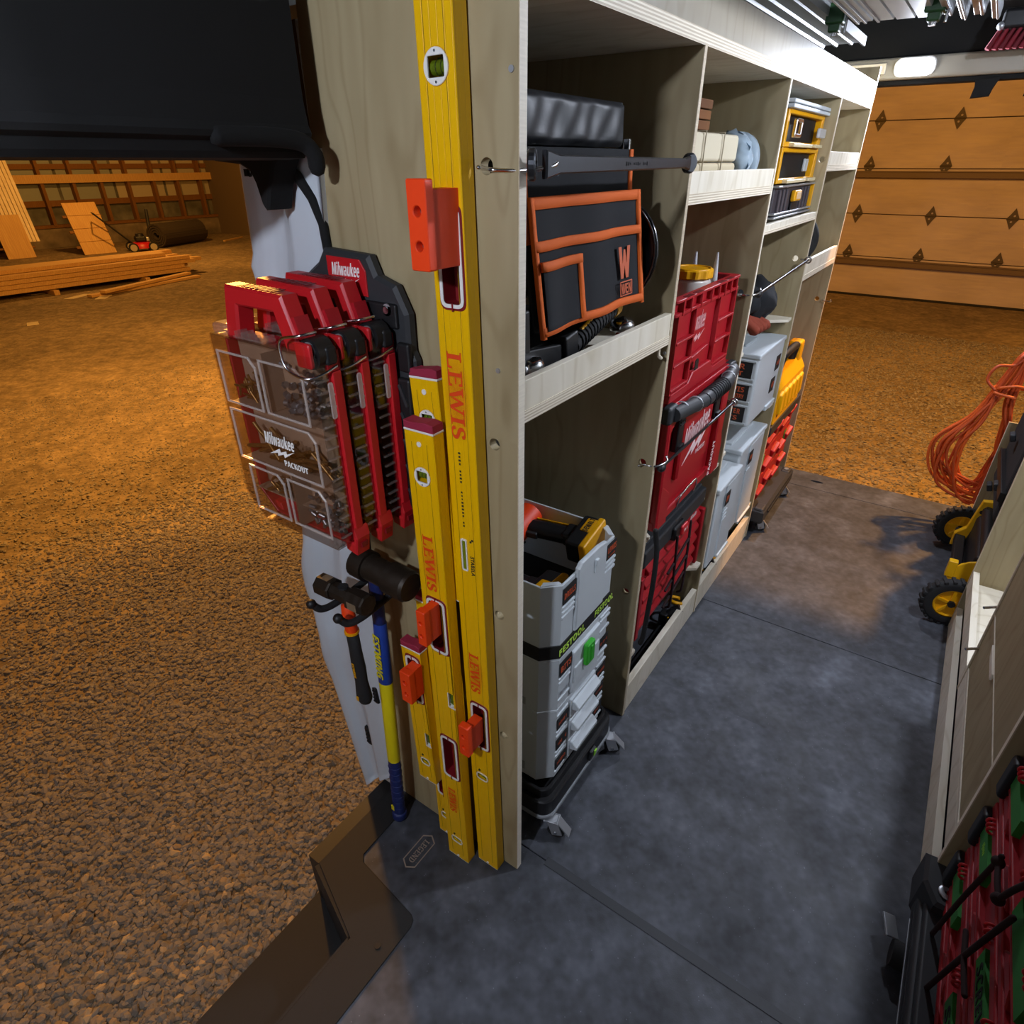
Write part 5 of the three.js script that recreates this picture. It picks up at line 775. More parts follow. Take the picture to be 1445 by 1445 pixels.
{
  const t = inBay('labelled_storage_box', 'tall pale grey storage box with three orange-lettered labels facing the camera', 'storage box', -0.53, 0.692, -2.55); const W = 0.375, H = 0.285, hw = W / 2;
  part('box_body', new G().box(W, H, 0.3, 0, H / 2, -0.15, 0, 0, 0, 0.012), M.case, t);
  for (const [y, a, b] of [[0.225, 'AIR', 'KIT'], [0.137, 'LEWIS', 'CARPENTRY'], [0.05, 'ROUTER', 'BITS']]) {
    part('side_frame', new G().b2(-hw - 0.003, -hw + 0.002, y - 0.038, y - 0.031, -0.16, -0.01, 0.001).b2(-hw - 0.003, -hw + 0.002, y + 0.031, y + 0.038, -0.16, -0.01, 0.001), M.case, t);
    const p = part('label_plate', new G().b2(-hw - 0.003, -hw - 0.0005, y - 0.03, y + 0.03, -0.135, -0.02), M.printBlack, t);
    part('label_print', new G().txt(a, 0.02, -hw - 0.0032, y + 0.013, -0.078, 0, -PI / 2, 0, { w: Math.min(0.085, a.length * 0.02) }).txt(b, 0.017, -hw - 0.0032, y - 0.014, -0.078, 0, -PI / 2, 0, { w: Math.min(0.09, b.length * 0.017) }), M.printOrange, p);
  }
  for (const [x, y] of [[0.12, 0.19], [0.1, 0.1]]) { const p = part('label_plate', new G().box(0.06, 0.06, 0.002, x, y, 0.001), M.printBlack, t); part('label_print', scribble(x, y, 0.0024, 0.044, 0.03, 6), M.printOrange, p); }
  part('lid_rim', new G().box(W + 0.006, 0.018, 0.306, 0, H - 0.0075, -0.15, 0, 0, 0, 0.005).b2(0.05, hw, -0.001, 0.02, -0.02, 0.008, 0.003), M.case, t); part('top_grip', new G().box(0.16, 0.01, 0.12, -0.02, H + 0.004, -0.14, 0, 0, 0, 0.004), mat(0xa4acb0, 0.5), t);
}
{
  const mk = (label, x, z, W, H, y0, vents) => {
    const t = inBay('flat_storage_box', label, 'storage box', x, y0, z, 'pale boxes on the lowest third-bay shelf'); const hw = W / 2;
    part('box_body', new G().box(W, H, 0.28, 0, H / 2, -0.14, 0, 0, 0, 0.012), M.case, t); part('front_panel', new G().box(W * 0.55, H - 0.03, 0.012, W * 0.12, H / 2, 0.0, 0, 0, 0, 0.004), M.case, t);
    part('lid_rim', new G().box(W + 0.008, 0.022, 0.29, 0, H - 0.0095, -0.14, 0, 0, 0, 0.006).b2(-hw + 0.03, hw - 0.03, H - 0.004, H + 0.012, -0.2, -0.05, 0.004), M.case, t);
    const p = part('label_plate', new G().box(0.05, 0.056, 0.002, -W * 0.1, H - 0.075, 0.0072), M.printBlack, t); part('label_print', scribble(-W * 0.1, H - 0.075, 0.0085, 0.036, 0.03, 6), M.printOrange, p);
    for (let k = 0; k < vents; k++) part('side_bead', new G().box(0.05, 0.006, 0.003, -W * 0.12, H - 0.13 - k * 0.018, 0.0072, 0, 0, 0, 0.001), M.case, t);
    part('foot_clip', new G().box(W * 0.5, 0.012, 0.012, W * 0.15, 0.008, 0.005, 0, 0, 0, 0.003), M.white, t);
  };
  mk('nearer pale grey box on the lowest third-bay shelf, with bead lines under its small label', -0.512, -2.2, 0.27, 0.355, 0.196, 3); mk('farther pale grey box on the lowest third-bay shelf, taller than its neighbour', -0.526, -2.525, 0.36, 0.405, 0.196, 1);
}
// ---- fourth bay
{
  const t = inBay('yellow_case', 'yellow tool case with black handle in the fourth bay above the red organizers', 'tool case', -0.52, 0.565, -3.03); const W = 0.48, hw = W / 2;
  part('case_body', new G().ext(poly([[0, 0], [0.0, 0.16], [-0.03, 0.215], [-0.32, 0.22], [-0.32, 0]]), W, 0.006, hw, 0, 0, 0, -PI / 2), mat(0xe8a800, 0.45), t);
  const g = new G(); for (let i = 0; i < 6; i++) g.box(0.05, 0.1, 0.03, -hw + 0.06 + i * 0.072, 0.09, -0.002, 0, 0, 0.2, 0.008); part('face_lug', g, mat(0xf0b400, 0.45), t); for (let i = 0; i < 6; i++) part('lug_slot', new G().box(0.02, 0.014, 0.004, -hw + 0.06 + i * 0.072, 0.03, 0.0, 0, 0, 0, 0.001), M.black, t);
  part('carry_handle', new G().tube([[-0.12, 0.2, -0.05], [-0.12, 0.265, -0.04], [-0.09, 0.285, -0.035], [0.09, 0.285, -0.035], [0.12, 0.265, -0.04], [0.12, 0.2, -0.05]], 0.018, 10, 40), M.black, t); part('handle_post', new G().box(0.08, 0.1, 0.06, 0.19, 0.24, -0.05, 0, 0, 0, 0.012).box(0.08, 0.07, 0.06, -0.19, 0.22, -0.05, 0, 0, 0, 0.012), mat(0xe8a800, 0.45), t);
}
{
  const t = inBay('organizer_dolly', 'low black wheeled dolly under the red organizers in the fourth bay', 'dolly', -0.465, 0, -3.06); const W = 0.58, hw = W / 2;
  part('base_body', new G().ext(poly([[-hw, 0.04], [hw, 0.04], [hw, -0.36], [-hw, -0.36]].map(([x, z]) => [x, -z + 0.0])), 0.075, 0.012, 0, 0.07, -0.04, -PI / 2), M.charcoal, t); part('base_groove', new G().box(W - 0.16, 0.012, 0.006, 0, 0.11, 0.002 - 0.04 + 0.0405, 0, 0, 0, 0.002), M.black, t);
  part('corner_block', new G().box(0.07, 0.085, 0.05, -hw + 0.04, 0.108, -0.03, 0, 0, 0, 0.012).box(0.07, 0.085, 0.05, hw - 0.04, 0.108, -0.03, 0, 0, 0, 0.012), M.charcoal, t); part('corner_screw', new G().cyl(0.012, 0.012, 0.004, hw - 0.04, 0.151, -0.03), M.zinc, t);
  caster(t, -0.22, 0.07, -0.03, 0.4, M.zinc); caster(t, 0.22, 0.07, -0.03, 0.4, M.zinc); caster(t, -0.22, 0.07, -0.33, 2.6, M.zinc);
  for (let k = 0; k < 3; k++) {
    const o = inBay('red_organizer', ['red organizer with green tape lying lowest in the fourth bay, on the dolly', 'red organizer with green tape in the middle of the fourth-bay stack', 'red organizer with black lid rail on top of the fourth-bay stack'][k], 'organizer', -0.525, 0.15 + k * 0.135, -3.05, 'red organizers in the fourth bay');
    part('organizer_body', new G().box(0.56, 0.13, 0.32, 0, 0.066, -0.17, 0, 0, 0, 0.006), M.red, o); for (let i = 0; i < 4; i++) part('face_lug', new G().box(0.07, 0.05, 0.03, -0.2 + i * 0.13 + (k % 2) * 0.04, 0.05 + (i % 2) * 0.03, -0.006, 0.3, 0, 0.5, 0.006), M.redBright, o);
    if (k < 2) part('green_tape', new G().box(0.07, 0.05, 0.002, -0.24, 0.09, -0.0085), M.tape, o); part('green_tape', new G().box(0.06, 0.05, 0.002, 0.2, 0.08, -0.0085), M.tape, o); if (k === 2) part('lid_rail', new G().box(0.56, 0.05, 0.03, 0, 0.118, -0.004, 0, 0, 0, 0.008), M.charcoal, o);
  }
}
solo('rubber_ring', 'dark rubber ring standing behind the middle lip of the fourth bay', 'ring', new G().add(new THREE.TorusGeometry(0.075, 0.028, 10, 30), 0, 0, 0, 0, 0.5, 0), M.rubber, [-0.64, 1.307, -3.02]);
solo('plywood_offcut', 'pale plywood offcut standing behind the middle lip of the fourth bay', 'offcut', new G().box(0.012, 0.13, 0.12, 0, 0.065, 0, 0, 0, 0.12), M.plyPale, [-0.585, 1.204, -2.86]);
// ---------------------------------------------------------------- low shelving along the right side (local x = world x)
{
  const u = thing('low_shelving', 'low plywood shelving with toe board and drawers along the right side', 'shelving'), F = 0.34, B = 0.84;
  part('toe_board', new G().b2(F, F + 0.02, 0.001, 0.102, -2.52, -1.28, 0.001), M.plyPale, u);
  const pn = (z, y0, y1, t = 0.014) => { const p = part('divider', new G().b2(F, B, y0, y1, z - t, z, 0.0006), M.ply, u); part('edge_band', new G().b2(F - 0.0015, F + 0.001, y0, y1, z - t, z), M.layersV, p); };
  pn(-2.515, 0.001, 1.2); pn(-1.885, 0.2, 1.2); pn(-1.262, 0.001, 1.2); pn(-3.26, 0.08, 0.62);
  part('front_rail', new G().b2(F, F + 0.02, 0.2, 0.272, -2.515, -1.276, 0.001), M.plyPale, u); part('shelf', new G().b2(F + 0.02, B, 0.208, 0.22, -2.515, -1.276), M.plyFlat, u);
  part('drawer_deck', new G().b2(F, B, 0.274, 0.288, -1.884, -1.276), M.plyFlat, u);
  part('drawer_front', new G().b2(F + 0.002, F + 0.016, 0.29, 0.487, -1.882, -1.278, 0.001), M.ply, u);
  const up = poly([[-1.882, 0.491], [-1.278, 0.491], [-1.278, 0.9], [-1.882, 0.9]]);
  part('drawer_front', new G().ext(up, 0.014, 0.001, 0, 0, 0, 0, -PI / 2).geo().translate(F + 0.0155, 0, 0), M.ply, u); part('finger_pull', new G().ext(poly([[-1.73, 0.491], [-1.60, 0.491], [-1.60, 0.472], [-1.70, 0.472]]), 0.006, 0.001, 0, 0, 0, 0, -PI / 2).geo().translate(F + 0.002, 0, 0), M.plyPale, u); part('drawer_edge', new G().b2(F + 0.0, F + 0.004, 0.4875, 0.4915, -1.882, -1.278), M.plyPale, u);
  part('corner_gusset', new G().ext(poly([[F + 0.02, 2.5], [F + 0.3, 2.5], [F + 0.02, 2.0]]), 0.01, 0, 0, 0.221, 0, -PI / 2), M.plyFlat, u);
  for (const [y, z] of [[0.371, -1.93], [0.51, -1.95]]) part('steel_pin', new G().bar([F + 0.03, y, z + 0.03], [F - 0.03, y - 0.006, z + 0.07], 0.004, 8), M.chrome, u);
}
{
  const t = thing('red_bar', 'long black bar with red section and white label in the slot above the toe board', 'bar', [0.42, 0.055, -1.9]);
  part('bar_body', new G().b2(-0.03, 0.03, -0.03, 0.03, -0.55, 0.6, 0.006), M.black, t); part('red_sleeve', new G().b2(-0.032, 0.032, -0.032, 0.032, -0.26, 0.02, 0.006), M.redBright, t); part('white_label', new G().b2(-0.0325, 0.03, -0.03, 0.0325, 0.03, 0.16, 0.002), M.white, t); part('label_marks', new G().b2(-0.0335, -0.0325, -0.01, 0.015, 0.06, 0.13).b2(-0.02, 0.01, 0.0325, 0.0332, 0.06, 0.13), mat(0x9a9a9a, 0.6), t);
}
{ // organizer boxes on a wheeled base, nearest the camera
  const t = thing('organizer_dolly', 'dark grey wheeled dolly under the red drawers at lower right of photo', 'dolly', [0.34, 0, -0.98]);
  part('base_body', new G().b2(-0.02, 0.42, 0.05, 0.115, -0.29, 0.29, 0.012).b2(-0.01, 0.42, 0.11, 0.135, -0.27, 0.29, 0.008), M.charcoal, t); part('corner_block', new G().ext(poly([[-0.024, 0.3], [-0.024, 0.22], [0.0, 0.17], [0.06, 0.17], [0.06, 0.285], [0.03, 0.305]]), 0.12, 0.008, 0, 0.045, 0, -PI / 2), M.charcoal, t);
  const b = part('corner_bolt', new G().lathe([[0.006, 0], [0.018, 0], [0.018, 0.004], [0.008, 0.006], [0.008, 0.001]], 0.022, 0.166, -0.21), M.zinc, t); part('edge_line', new G().b2(-0.0215, -0.02, 0.06, 0.064, -0.18, 0.29), M.zinc, t); part('side_groove', new G().b2(-0.021, -0.018, 0.085, 0.095, -0.2, 0.29), M.black, t);
  const c = part('caster', new G().cyl(0.03, 0.03, 0.025, -0.03, 0.031, -0.1, 0, 0, PI / 2, 18), M.rubber, t); part('brake_pedal', new G().box(0.03, 0.006, 0.05, -0.055, 0.06, -0.14, 0.2, 0.3, -0.4, 0.002), M.zinc, c);
  const boxAt = (k) => {
    const o = thing('red_drawer_box', ['red organizer box with two green tapes, lowest on the dolly at lower right', 'red organizer box with long green tape, second from the dolly at lower right', 'red organizer box third from the dolly at lower right, cut by the photo edge', 'uppermost red organizer box at lower right edge, mostly outside the photo'][k], 'organizer box', [0.36, 0.137 + k * 0.158, -0.975], 0, 'red boxes stacked at lower right');
    part('box_body', new G().b2(0.012, 0.4, 0, 0.155, -0.265, 0.265, 0.006), M.red, o);
    part('face_rib', new G().b2(0.0, 0.016, 0.012, 0.03, -0.25, 0.26, 0.004), M.red, o); part('face_rib', new G().b2(0.0, 0.016, 0.06, 0.072, -0.25, 0.26, 0.004), M.red, o); part('face_rib', new G().b2(0.003, 0.016, 0.125, 0.15, -0.26, 0.26, 0.004), M.red, o);
    for (const z of [-0.19, -0.02, 0.15]) part('face_boss', new G().ext(poly([[0.034, z - 0.05], [0.056, z - 0.03], [0.056, z + 0.03], [0.034, z + 0.05]].map(([y, zz]) => [zz, y])), 0.012, 0.003, 0.014, 0, 0, 0, -PI / 2), M.red, o);
    const tp = part('green_tape', new G().b2(-0.001, 0.0125, 0.076, 0.12, -0.25, -0.1), M.tape, o); const t2 = part('green_tape', new G().b2(-0.001, 0.0125, 0.076, 0.12, 0.06, 0.24), M.tape, o);
    if (k === 0) part('tape_writing', new G().txt('ST', 0.03, -0.0014, 0.098, 0.11, 0, -PI / 2, 0, { w: 0.06 }), M.printBlack, t2); if (k === 1) { part('tape_writing', new G().txt('SCREWS', 0.03, -0.0014, 0.098, 0.15, 0, -PI / 2, 0, { w: 0.14 }), M.printBlack, t2); part('tape_writing', scribble(-0.17, 0.098, 0, 0.03, 0.02, 5).geo().rotateY(-PI / 2).translate(-0.0014, 0, 0), M.lime, tp); }
    for (const z of [-0.21, 0.03, 0.2]) for (let i = 0; i < 3; i++) part('post_ring', new G().add(new THREE.TorusGeometry(0.008, 0.003, 6, 14), 0.0, 0.138, z + i * 0.012, 0, 0, 0), M.redBright, o);
    part('latch', new G().b2(-0.012, 0.014, 0.03, 0.13, -0.262, -0.225, 0.008), M.black, o); return o;
  };
  for (let k = 0; k < 4; k++) boxAt(k);
  const n = thing('cargo_net', 'dark brown elastic net stretched over the red organizer boxes at lower right', 'cargo net', [0.345, 0.14, -0.98]); const m = mat(0x2c1616, 0.85);
  for (const [a, b] of [[[0.002, 0.0, -0.115], [0.002, 0.384, -0.043]], [[0.002, -0.007, 0.005], [0.002, 0.43, 0.109]], [[0.002, 0.37, 0.037], [0.002, 0.5, 0.09]], [[0.002, 0.215, 0.006], [0.002, 0.223, 0.133]], [[0.002, 0.37, -0.04], [0.002, 0.37, 0.04]]]) part('net_cord', new G().tube([a, [(a[0] + b[0]) / 2 - 0.002, (a[1] + b[1]) / 2, (a[2] + b[2]) / 2], b], 0.005, 8, 20), m, n);
  for (const p of [[0.001, 0.37, -0.04], [0.001, 0.37, 0.037]]) part('net_knot', new G().sph(0.011, ...p), m, n);
}
{ // folded wheeled stand at the rear right
  const t = thing('wheeled_stand', 'folded black tool stand with yellow brackets on two treaded wheels by the rear sill', 'tool stand', [0.33, 0, -2.9]);
  for (const z of [0.36, -0.33]) {
    const w = part('wheel', new G().lathe([[0.062, -0.018], [0.085, -0.022], [0.098, -0.014], [0.1, 0], [0.098, 0.014], [0.085, 0.022], [0.062, 0.018]], 0, 0, 0, PI / 2, 0, 0, 36), M.rubber, t); w.position.set(-0.015, 0.102, z); w.rotation.y = 0.25;
    for (let i = 0; i < 22; i++) { const a = i / 22 * 2 * PI; part('tread_block', new G().box(0.012, 0.014, 0.04, 0.098 * Math.cos(a), 0.098 * Math.sin(a), 0, 0, 0, a, 0.003), M.rubber, w); }
    const h = part('hub', new G().lathe([[0.012, -0.014], [0.05, -0.008], [0.056, -0.016], [0.064, -0.016], [0.064, 0.016], [0.056, 0.016], [0.05, 0.006], [0.012, 0.012]], 0, 0, 0, PI / 2, 0, 0, 28), M.yel, w);
    for (let i = 0; i < 5; i++) { const a = i / 5 * 2 * PI + 0.3; part('spoke', new G().box(0.045, 0.014, 0.026, 0.034 * Math.cos(a), 0.034 * Math.sin(a), 0.003, 0, 0, a, 0.003), M.yel, w); }
    part('axle_cap', new G().cyl(0.013, 0.013, 0.044, 0, 0, 0.002, PI / 2, 0, 0, 16), M.black, w);
  }
  part('axle', new G().b2(-0.03, 0.01, 0.085, 0.12, -0.29, 0.32, 0.006), M.black, t); part('leg_tube', new G().bar([0.03, 0.08, 0.2], [0.06, 0.28, 0.16], 0.022, 10).bar([0.03, 0.08, -0.2], [0.06, 0.28, -0.2], 0.022, 10).bar([0.05, 0.26, -0.26], [0.05, 0.26, 0.24], 0.022, 10).b2(0.02, 0.16, 0.03, 0.24, -0.22, 0.2, 0.02), M.black, t);
  const bk = part('bracket', new G().ext(poly([[-0.035, 0.06], [0.06, 0.075], [0.075, 0.16], [0.06, 0.24], [0.075, 0.31], [0.02, 0.3], [0.0, 0.16], [-0.035, 0.12]]), 0.03, 0.003, 0, 0, -0.24), mat(0xe8b012, 0.4), t); for (const [x, y] of [[0.03, 0.25], [0.04, 0.1], [0.03, 0.18]]) part('bracket_hole', new G().cyl(0.009, 0.009, 0.003, x, y, -0.2095, PI / 2, 0, 0, 14), M.black, bk);
  part('bracket_disc', new G().ext(circ(0.05, 0.16, 0.1), 0.012, 0.002, 0, 0, 0.27), mat(0xe8b012, 0.4), t);
  part('bracket', new G().box(0.03, 0.07, 0.03, -0.045, 0.2, 0.27, 0, 0, 0, 0.003), mat(0xe8b012, 0.4), t);
}
{ // black bags and saw on the rear right rack
  const t = thing('tool_bag', 'black canvas tool bag hanging at the rear right beside the orange cord', 'bag', [0.355, 0.3, -2.9]);
  const g = new RoundedBoxGeometry(0.16, 0.5, 0.56, 4, 0.05), p = g.attributes.position; for (let i = 0; i < p.count; i++) { const x = p.getX(i), y = p.getY(i), z = p.getZ(i); p.setX(i, x + 0.012 * Math.sin(y * 22 + z * 9)); p.setZ(i, z + 0.012 * Math.sin(y * 17 + 1)); } g.computeVertexNormals();
  part('bag_body', new G().add(g, 0.08, 0.33, -0.02), M.cloth, t); part('bag_strap', new G().b2(-0.02, 0.0, 0.2, 0.24, -0.26, 0.24, 0.004), M.black, t); for (const [y, z] of [[0.2, 0.08], [0.36, -0.05], [0.12, -0.1]]) part('bag_clip', new G().box(0.02, 0.03, 0.05, -0.02, y, z, 0, 0, 0.3, 0.005), M.charcoal, t);
  const s = thing('folding_frame', 'red tubular frame with white clip beside the black bag at right edge', 'frame', [0.4, 0.86, -3.35]); part('frame_tube', new G().tube([[0.0, 0.12, 0.0], [-0.005, 0.03, 0.01], [0.02, -0.03, 0.03], [0.12, -0.01, 0.05]], 0.012, 8, 30), M.redBright, s); part('frame_clip', new G().box(0.012, 0.012, 0.12, -0.03, -0.06, 0.06, 0, 0.6, 0.2, 0.003), M.zinc, s);
}
{ // coiled extension cord hanging in the rear opening
  const t = thing('extension_cord', 'coiled orange extension cord hanging in the rear opening at right', 'cord', [0.28, 0, -3.5]); const m = mat(0xb4481a, 0.5), m2 = mat(0xd05a1c, 0.5);
  for (let i = 0; i < 16; i++) { const a = rr(-0.03, 0.03), b = rr(-0.05, 0.05), w = rr(0.05, 0.12), zz = rr(-0.06, 0.06), yb = rr(0.13, 0.24), lx = rr(-0.14, -0.02);
    part('cord_loop', new G().tube([[0.05 + a * 0.5, 0.86, zz * 0.4], [0.02 + a, 0.72, zz * 0.5], [lx * 0.5, 0.55, zz], [lx - 0.02 + a, 0.4, zz + 0.02], [lx + 0.01, yb + 0.06, zz + 0.03], [0.05 + b, yb, zz + 0.02], [0.09 + a, yb + 0.12, zz], [0.09 + b * 0.5, 0.45, zz - 0.02], [0.06 + a * 0.6, 0.62, zz * 0.6 - 0.02], [0.06 + a * 0.4, 0.74, zz * 0.4 - 0.01]], 0.0065, 7, 60, true), i % 3 ? m : m2, t); }
  part('cord_wrap', new G().tube([[-0.015, 0.705, 0.05], [0.05, 0.73, 0.07], [0.1, 0.71, 0.02], [0.06, 0.69, -0.06], [-0.01, 0.7, -0.02], [-0.02, 0.69, 0.06], [0.06, 0.68, 0.075]], 0.0068, 8, 50), m2, t); part('cord_tail', new G().tube([[-0.02, 0.7, 0.06], [-0.06, 0.74, 0.05], [-0.04, 0.8, 0.04], [0.03, 0.82, 0.02], [0.08, 0.95, 0.0], [0.11, 1.05, -0.02]], 0.0065, 8, 40), m, t);
}
// ---------------------------------------------------------------- stowed under the van roof
{
  const t = thing('profile_plank', 'wide ribbed aluminium plank stowed above the plywood shelves', 'plank', [-0.603, 1.965, -1.95]);
  const s = poly([[-0.07, 0], [-0.066, 0], [-0.064, 0.008], [-0.03, 0.008], [-0.028, 0.001], [-0.02, 0.001], [-0.018, 0.008], [0.02, 0.008], [0.022, 0.003], [0.03, 0.003], [0.032, 0.008], [0.066, 0.008], [0.068, -0.004], [0.074, -0.004], [0.074, 0.024], [-0.074, 0.024], [-0.074, 0]]);
  part('plank_body', new G().ext(s, 2.1, 0, 0, 0, -1.05), M.alu, t); part('end_plate', new G().b2(-0.06, 0.06, 0.009, 0.022, -1.052, -1.05), M.zinc, t);
  const w = thing('profile_plank', 'narrower grey aluminium plank lying beside the wide ribbed one', 'plank', [-0.545, 2.0, -1.6]); part('plank_body', new G().ext(poly([[-0.03, 0], [0.03, 0], [0.034, 0.006], [0.034, 0.03], [-0.034, 0.03], [-0.034, 0.006]]), 1.5, 0, 0, 0, -0.75), M.alu, w); part('plank_rib', new G().b2(-0.004, 0.004, -0.004, 0.001, -0.75, 0.75), M.alu, w);
  const L = ['aluminium channel with twin ribs under the roof, left of the row above the lamp', 'aluminium channel with single rib under the roof, second from the left', 'smooth aluminium channel under the roof, third from the left', 'aluminium channel under the roof, rightmost of the row above the lamp'];
  [[-0.452, 0.05, 2], [-0.398, 0.05, 1], [-0.345, 0.05, 0], [-0.293, 0.048, 0]].forEach(([x, wd, ribs], i) => {
    const c = thing('roof_channel', L[i], 'channel', [x, 1.955, -1.6], 0, 'aluminium channels under the roof'); const h = wd / 2;
    part('channel_body', new G().ext(poly([[-h, 0.006], [-h + 0.002, 0], [h - 0.002, 0], [h, 0.006], [h, 0.03], [h - 0.003, 0.03], [h - 0.003, 0.008], [-h + 0.003, 0.008], [-h + 0.003, 0.03], [-h, 0.03]]), 1.8 + i * 0.03, 0, 0, 0, -0.86 - i * 0.01), M.alu, c); for (let k = 0; k < ribs; k++) part('channel_rib', new G().b2(-h + 0.008 + k * 0.02, -h + 0.015 + k * 0.02, -0.006, 0.001, -0.86, 0.9, 0.001), M.alu, c);
  });
  const E2 = ['short aluminium strip end under the roof right of the lamp, nearest the green clamp', 'short aluminium strip end under the roof, second from the green clamp', 'short aluminium strip end under the roof, third from the green clamp', 'short aluminium strip end under the roof, nearest the broom'];
  [[-0.238, 0.02], [-0.2, 0.014], [-0.168, 0.026], [-0.128, 0.018]].forEach(([x, wd], i) => solo('roof_strip', E2[i], 'strip', new G().box(wd, 0.03, 1.2, 0, 0, 0, 0, 0, 0, 0.003).box(wd * 0.3, 0.036, 1.2, wd * 0.3, 0, 0, 0, 0, 0, 0.002), M.zinc, [x, 1.965 - (i % 2) * 0.01, -1.86 - i * 0.02], 0, 'strip ends under the roof'));
  for (const [x, z, l] of [[-0.512, -2.38, 'green clamp block between the aluminium plank and the channels'], [-0.262, -2.36, 'green clamp block at the right end of the channels, beside the bright glare']]) { const c = thing('roof_clamp', l, 'clamp', [x, 1.955, z]); part('clamp_block', new G().box(0.05, 0.05, 0.06, 0, 0.012, 0, 0, 0, 0, 0.006).box(0.03, 0.03, 0.04, 0, -0.016, 0.0, 0, 0, 0, 0.005), mat(0x1f4a22, 0.5), c); part('clamp_screw', new G().cyl(0.004, 0.004, 0.07, 0.03, 0.0, 0.01).cyl(0.009, 0.009, 0.01, 0.0, -0.034, 0), M.chrome, c); }
  struct('trim_10', new G().b2(-0.7, -0.05, 2.03, 2.06, -2.45, -2.38, 0.004).b2(-0.7, -0.05, 2.03, 2.06, -1.2, -1.13, 0.004).b2(-0.7, -0.66, 2.05, 2.13, -2.45, -2.38).b2(-0.09, -0.05, 2.05, 2.13, -2.45, -2.38).b2(-0.7, -0.66, 2.05, 2.13, -1.2, -1.13).b2(-0.09, -0.05, 2.05, 2.13, -1.2, -1.13), vanBlack);
}
{
  const t = thing('push_broom', 'black push broom with red bristles hanging head-down above the rear doors', 'broom', [-0.03, 2.03, -3.46]);
  part('broom_head', new G().b2(-0.122, 0.25, 0.0, 0.06, -0.03, 0.03, 0.012), M.black, t); part('head_tip', new G().add(new THREE.SphereGeometry(0.014, 10, 8), -0.12, 0.01, 0.02), M.zinc, t);
  for (let i = 0; i < 18; i++) { const x = -0.118 + i * 0.021; part('bristle_tuft', new G().bar([x, 0.004, 0.01], [x - 0.024, -0.062, 0.03], 0.006, 7, 0.009).bar([x, 0.004, -0.012], [x - 0.02, -0.06, -0.02], 0.0075, 7, 0.011), mat(i % 2 ? 0x7c1a28 : 0x661420, 0.8), t); }
  part('broom_handle', new G().bar([0.1, 0.05, 0], [0.16, 0.085, 0.9], 0.012, 10), M.black, t);
}
// ---------------------------------------------------------------- things out in the hall, seen through the side door
{
  const ends = ['nearest the camera', 'far side'];
  const shapes = {}, boardAt = (name, label, cat, w, h, len, pos, ry, group, m = pine) => { const k = [w, h, len].join(); const g = (shapes[k] ??= new G().box(w, h, len, 0, 0, 0, 0, 0, 0, 0.006).geo()); return solo(name, label, cat, g, m, pos, ry, group); };
  const rows = [[6, 0.19], [6, 0.19], [5, 0.2], [4, 0.2], [3, 0.2]];
  const rowName = ['bottom', 'second', 'third', 'fourth', 'top'];
  const place = ['nearest the van', 'second from the van', 'third from the van', 'fourth from the van', 'fifth from the van', 'farthest from the van'];
  rows.forEach(([n, w], j) => { for (let i = 0; i < n; i++) boardAt('lumber_board', `long pine board in the ${rowName[j]} layer of the lumber stack, ${place[i]}`, 'board', w, 0.075, 5.4, [-14.72 - i * (w + 0.012) - j * 0.03 + (j === 4 ? -0.16 : 0), GY + 0.14 + j * 0.08, -5.0 - rr(0.0, 0.5) + (j === 2 ? -0.4 : 0)], 0, 'boards of the lumber stack'); });
  boardAt('loose_board', 'pine board lying loose on the ground along the front of the lumber stack', 'board', 0.14, 0.05, 2.6, [-13.95, GY + 0.03, -6.7], 0.2, 'loose boards'); boardAt('loose_board', 'second pine board leaning skewed on the loose one by the lumber stack', 'board', 0.14, 0.05, 2.4, [-13.98, GY + 0.09, -6.75], 0.36, 'loose boards');
  for (const z of [-3.4, -5.2, -7]) boardAt('stack_bearer', z > -4 ? 'short timber bearer under the near end of the lumber stack' : z > -6 ? 'short timber bearer under the middle of the lumber stack' : 'short timber bearer under the far end of the lumber stack', 'bearer', 1.5, 0.09, 0.1, [-15.25, GY + 0.046, z], 0, 'stack bearers');
  const pap = ['pale paper scrap on the ground nearest the lumber stack', 'largest pale paper scrap on the ground before the lumber stack', 'pale paper scrap to the right of the largest one', 'pale paper scrap lying alone nearer the van'];
  [[-15.0, -5.1, 0.5, 0.14], [-13.97, -5.35, 0.55, 0.16], [-13.5, -5.6, 0.42, 0.18], [-12.1, -3.85, 0.25, 0.16]].forEach(([x, z, a, b], i) => solo('paper_scrap', pap[i], 'paper', new G().ext(poly([[-b / 2, -a / 2], [b / 2, -a * 0.4], [b * 0.4, a / 2], [-b * 0.55, a * 0.4]]), 0.012, 0.002, 0, 0, 0, -PI / 2), mat(0xd8c8a6, 0.9), [x, GY + 0.002, z], 0.4 * i, 'paper scraps'));
}
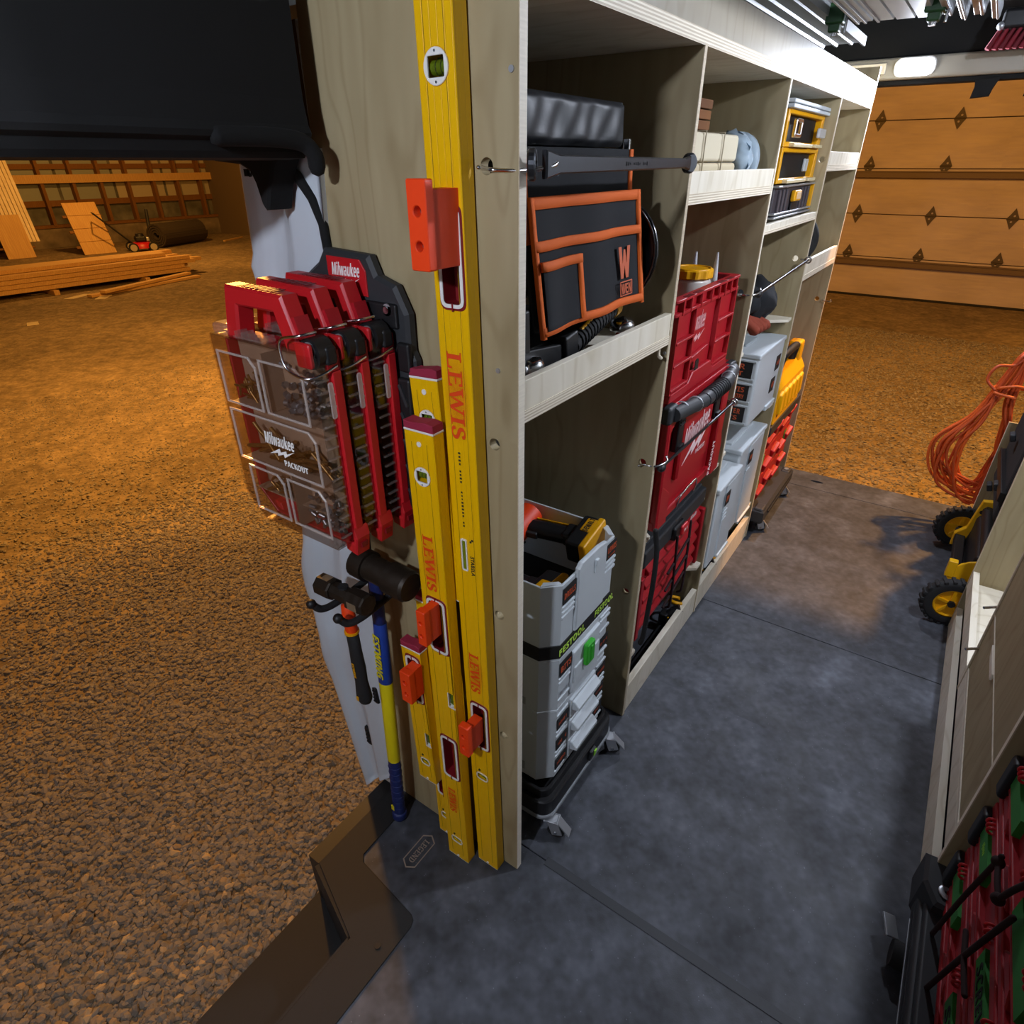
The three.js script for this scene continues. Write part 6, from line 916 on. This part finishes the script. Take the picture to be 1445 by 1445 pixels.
{
  const t = thing('leaning_sheet', 'tall beadboard sheet leaning on the hall wall at left edge of photo', 'sheet', [-21.2, GY, -6.9]); t.rotation.z = 0.30; t.rotation.y = -0.1;
  const mB = mat(0xffffff, 0.75, { map: lumberTex }); part('sheet_face', new G().b2(-0.02, 0.02, 0, 1.1, -0.5, 0.15, 0.004), pine, t); for (let i = 0; i < 8; i++) part('bead_slat', new G().b2(-0.05, -0.012, 0.4, 2.9, -0.75 + i * 0.09, -0.67 + i * 0.09, 0.01), pinePale, t); for (let i = 0; i < 4; i++) part('cross_cleat', new G().b2(-0.07, -0.02, 0.25 + i * 0.3, 0.3 + i * 0.3, -0.58, 0.24, 0.005), pineDark, t);
  const d = thing('leaning_sheet', 'short boarded panel with four cross cleats leaning beside the mower', 'sheet', [-20.4, GY, -8.75]); d.rotation.z = 0.45; d.rotation.y = -0.1;
  for (let i = 0; i < 4; i++) part('panel_board', new G().b2(-0.02, 0.02, 0.0 + i * 0.36, 0.352 + i * 0.36, -0.42, 0.42, 0.006), pine, d); for (let i = 0; i < 3; i++) part('cross_cleat', new G().b2(-0.06, -0.02, 0.2 + i * 0.42, 0.27 + i * 0.42, -0.46, 0.52, 0.005), pineDark, d);
}
{
  const t = thing('push_mower', 'small push mower with red deck and long dark handle beside the leaning panel', 'mower', [-20.0, GY, -9.75], 1.25);
  part('deck', new G().lathe([[0, 0.26], [0.2, 0.25], [0.27, 0.2], [0.3, 0.1], [0.29, 0.1], [0.25, 0.2], [0, 0.24]].reverse(), 0, 0, 0, 0, 0, 0, 20), M.redBright, t); part('engine', new G().box(0.3, 0.16, 0.26, 0, 0.34, 0, 0, 0, 0, 0.05).cyl(0.1, 0.12, 0.07, 0, 0.44, 0), M.black, t); part('fuel_tank', new G().box(0.1, 0.12, 0.2, 0.18, 0.32, 0, 0, 0, 0, 0.03), M.zinc, t);
  for (const [x, z] of [[0.26, 0.26], [0.26, -0.26], [-0.26, 0.26], [-0.26, -0.26]]) { const w = part('wheel', new G().cyl(0.13, 0.13, 0.06, x, 0.13, z, PI / 2, 0, 0, 20), M.rubber, t); part('wheel_hub', new G().cyl(0.09, 0.09, 0.064, x, 0.13, z, PI / 2, 0, 0, 16), mat(0xb0a48c, 0.6), w); }
  part('handle', new G().bar([-0.25, 0.25, 0.2], [-1.0, 1.05, 0.2], 0.018, 8).bar([-0.25, 0.25, -0.2], [-1.0, 1.05, -0.2], 0.018, 8).bar([-1.0, 1.05, 0.2], [-1.0, 1.05, -0.2], 0.018, 8).bar([-0.6, 0.63, 0.2], [-0.6, 0.63, -0.2], 0.014, 8), M.black, t);
}
{
  const t = thing('rolled_mat', 'thick dark rubber mat rolled up on the ground by the hall wall', 'rolled mat', [-20.7, GY + 0.36, -11.3], 0.36);
  const pts = []; for (let i = 0; i <= 90; i++) { const a = i / 90 * 8 * PI, r = 0.1 + 0.26 * i / 90; pts.push([r * Math.cos(a), r * Math.sin(a)]); } const out = [...pts, ...pts.slice().reverse().map(([x, y]) => { const l = Math.hypot(x, y); return [x * (l - 0.05) / l, y * (l - 0.05) / l]; })];
  part('mat_roll', new G().ext(out, 1.9, 0, 0, 0, -0.95), mat(0x3c332a, 0.9), t); solo('post_stub', 'dark leaning stake beside the rolled mat', 'stake', new G().bar([0, 0, 0], [-0.3, 0.95, -0.25], 0.05, 8), M.charcoal, [-21.9, GY, -11.0]);
}
solo('fallen_lath', 'thin pale lath lying on the ground by the van pillar', 'lath', new G().box(0.08, 0.04, 1.2, 0, 0.02, 0, 0, 0, 0, 0.006), pine, [-20.6, GY, -13.1], 0.5);
renderer.render(scene, camera);
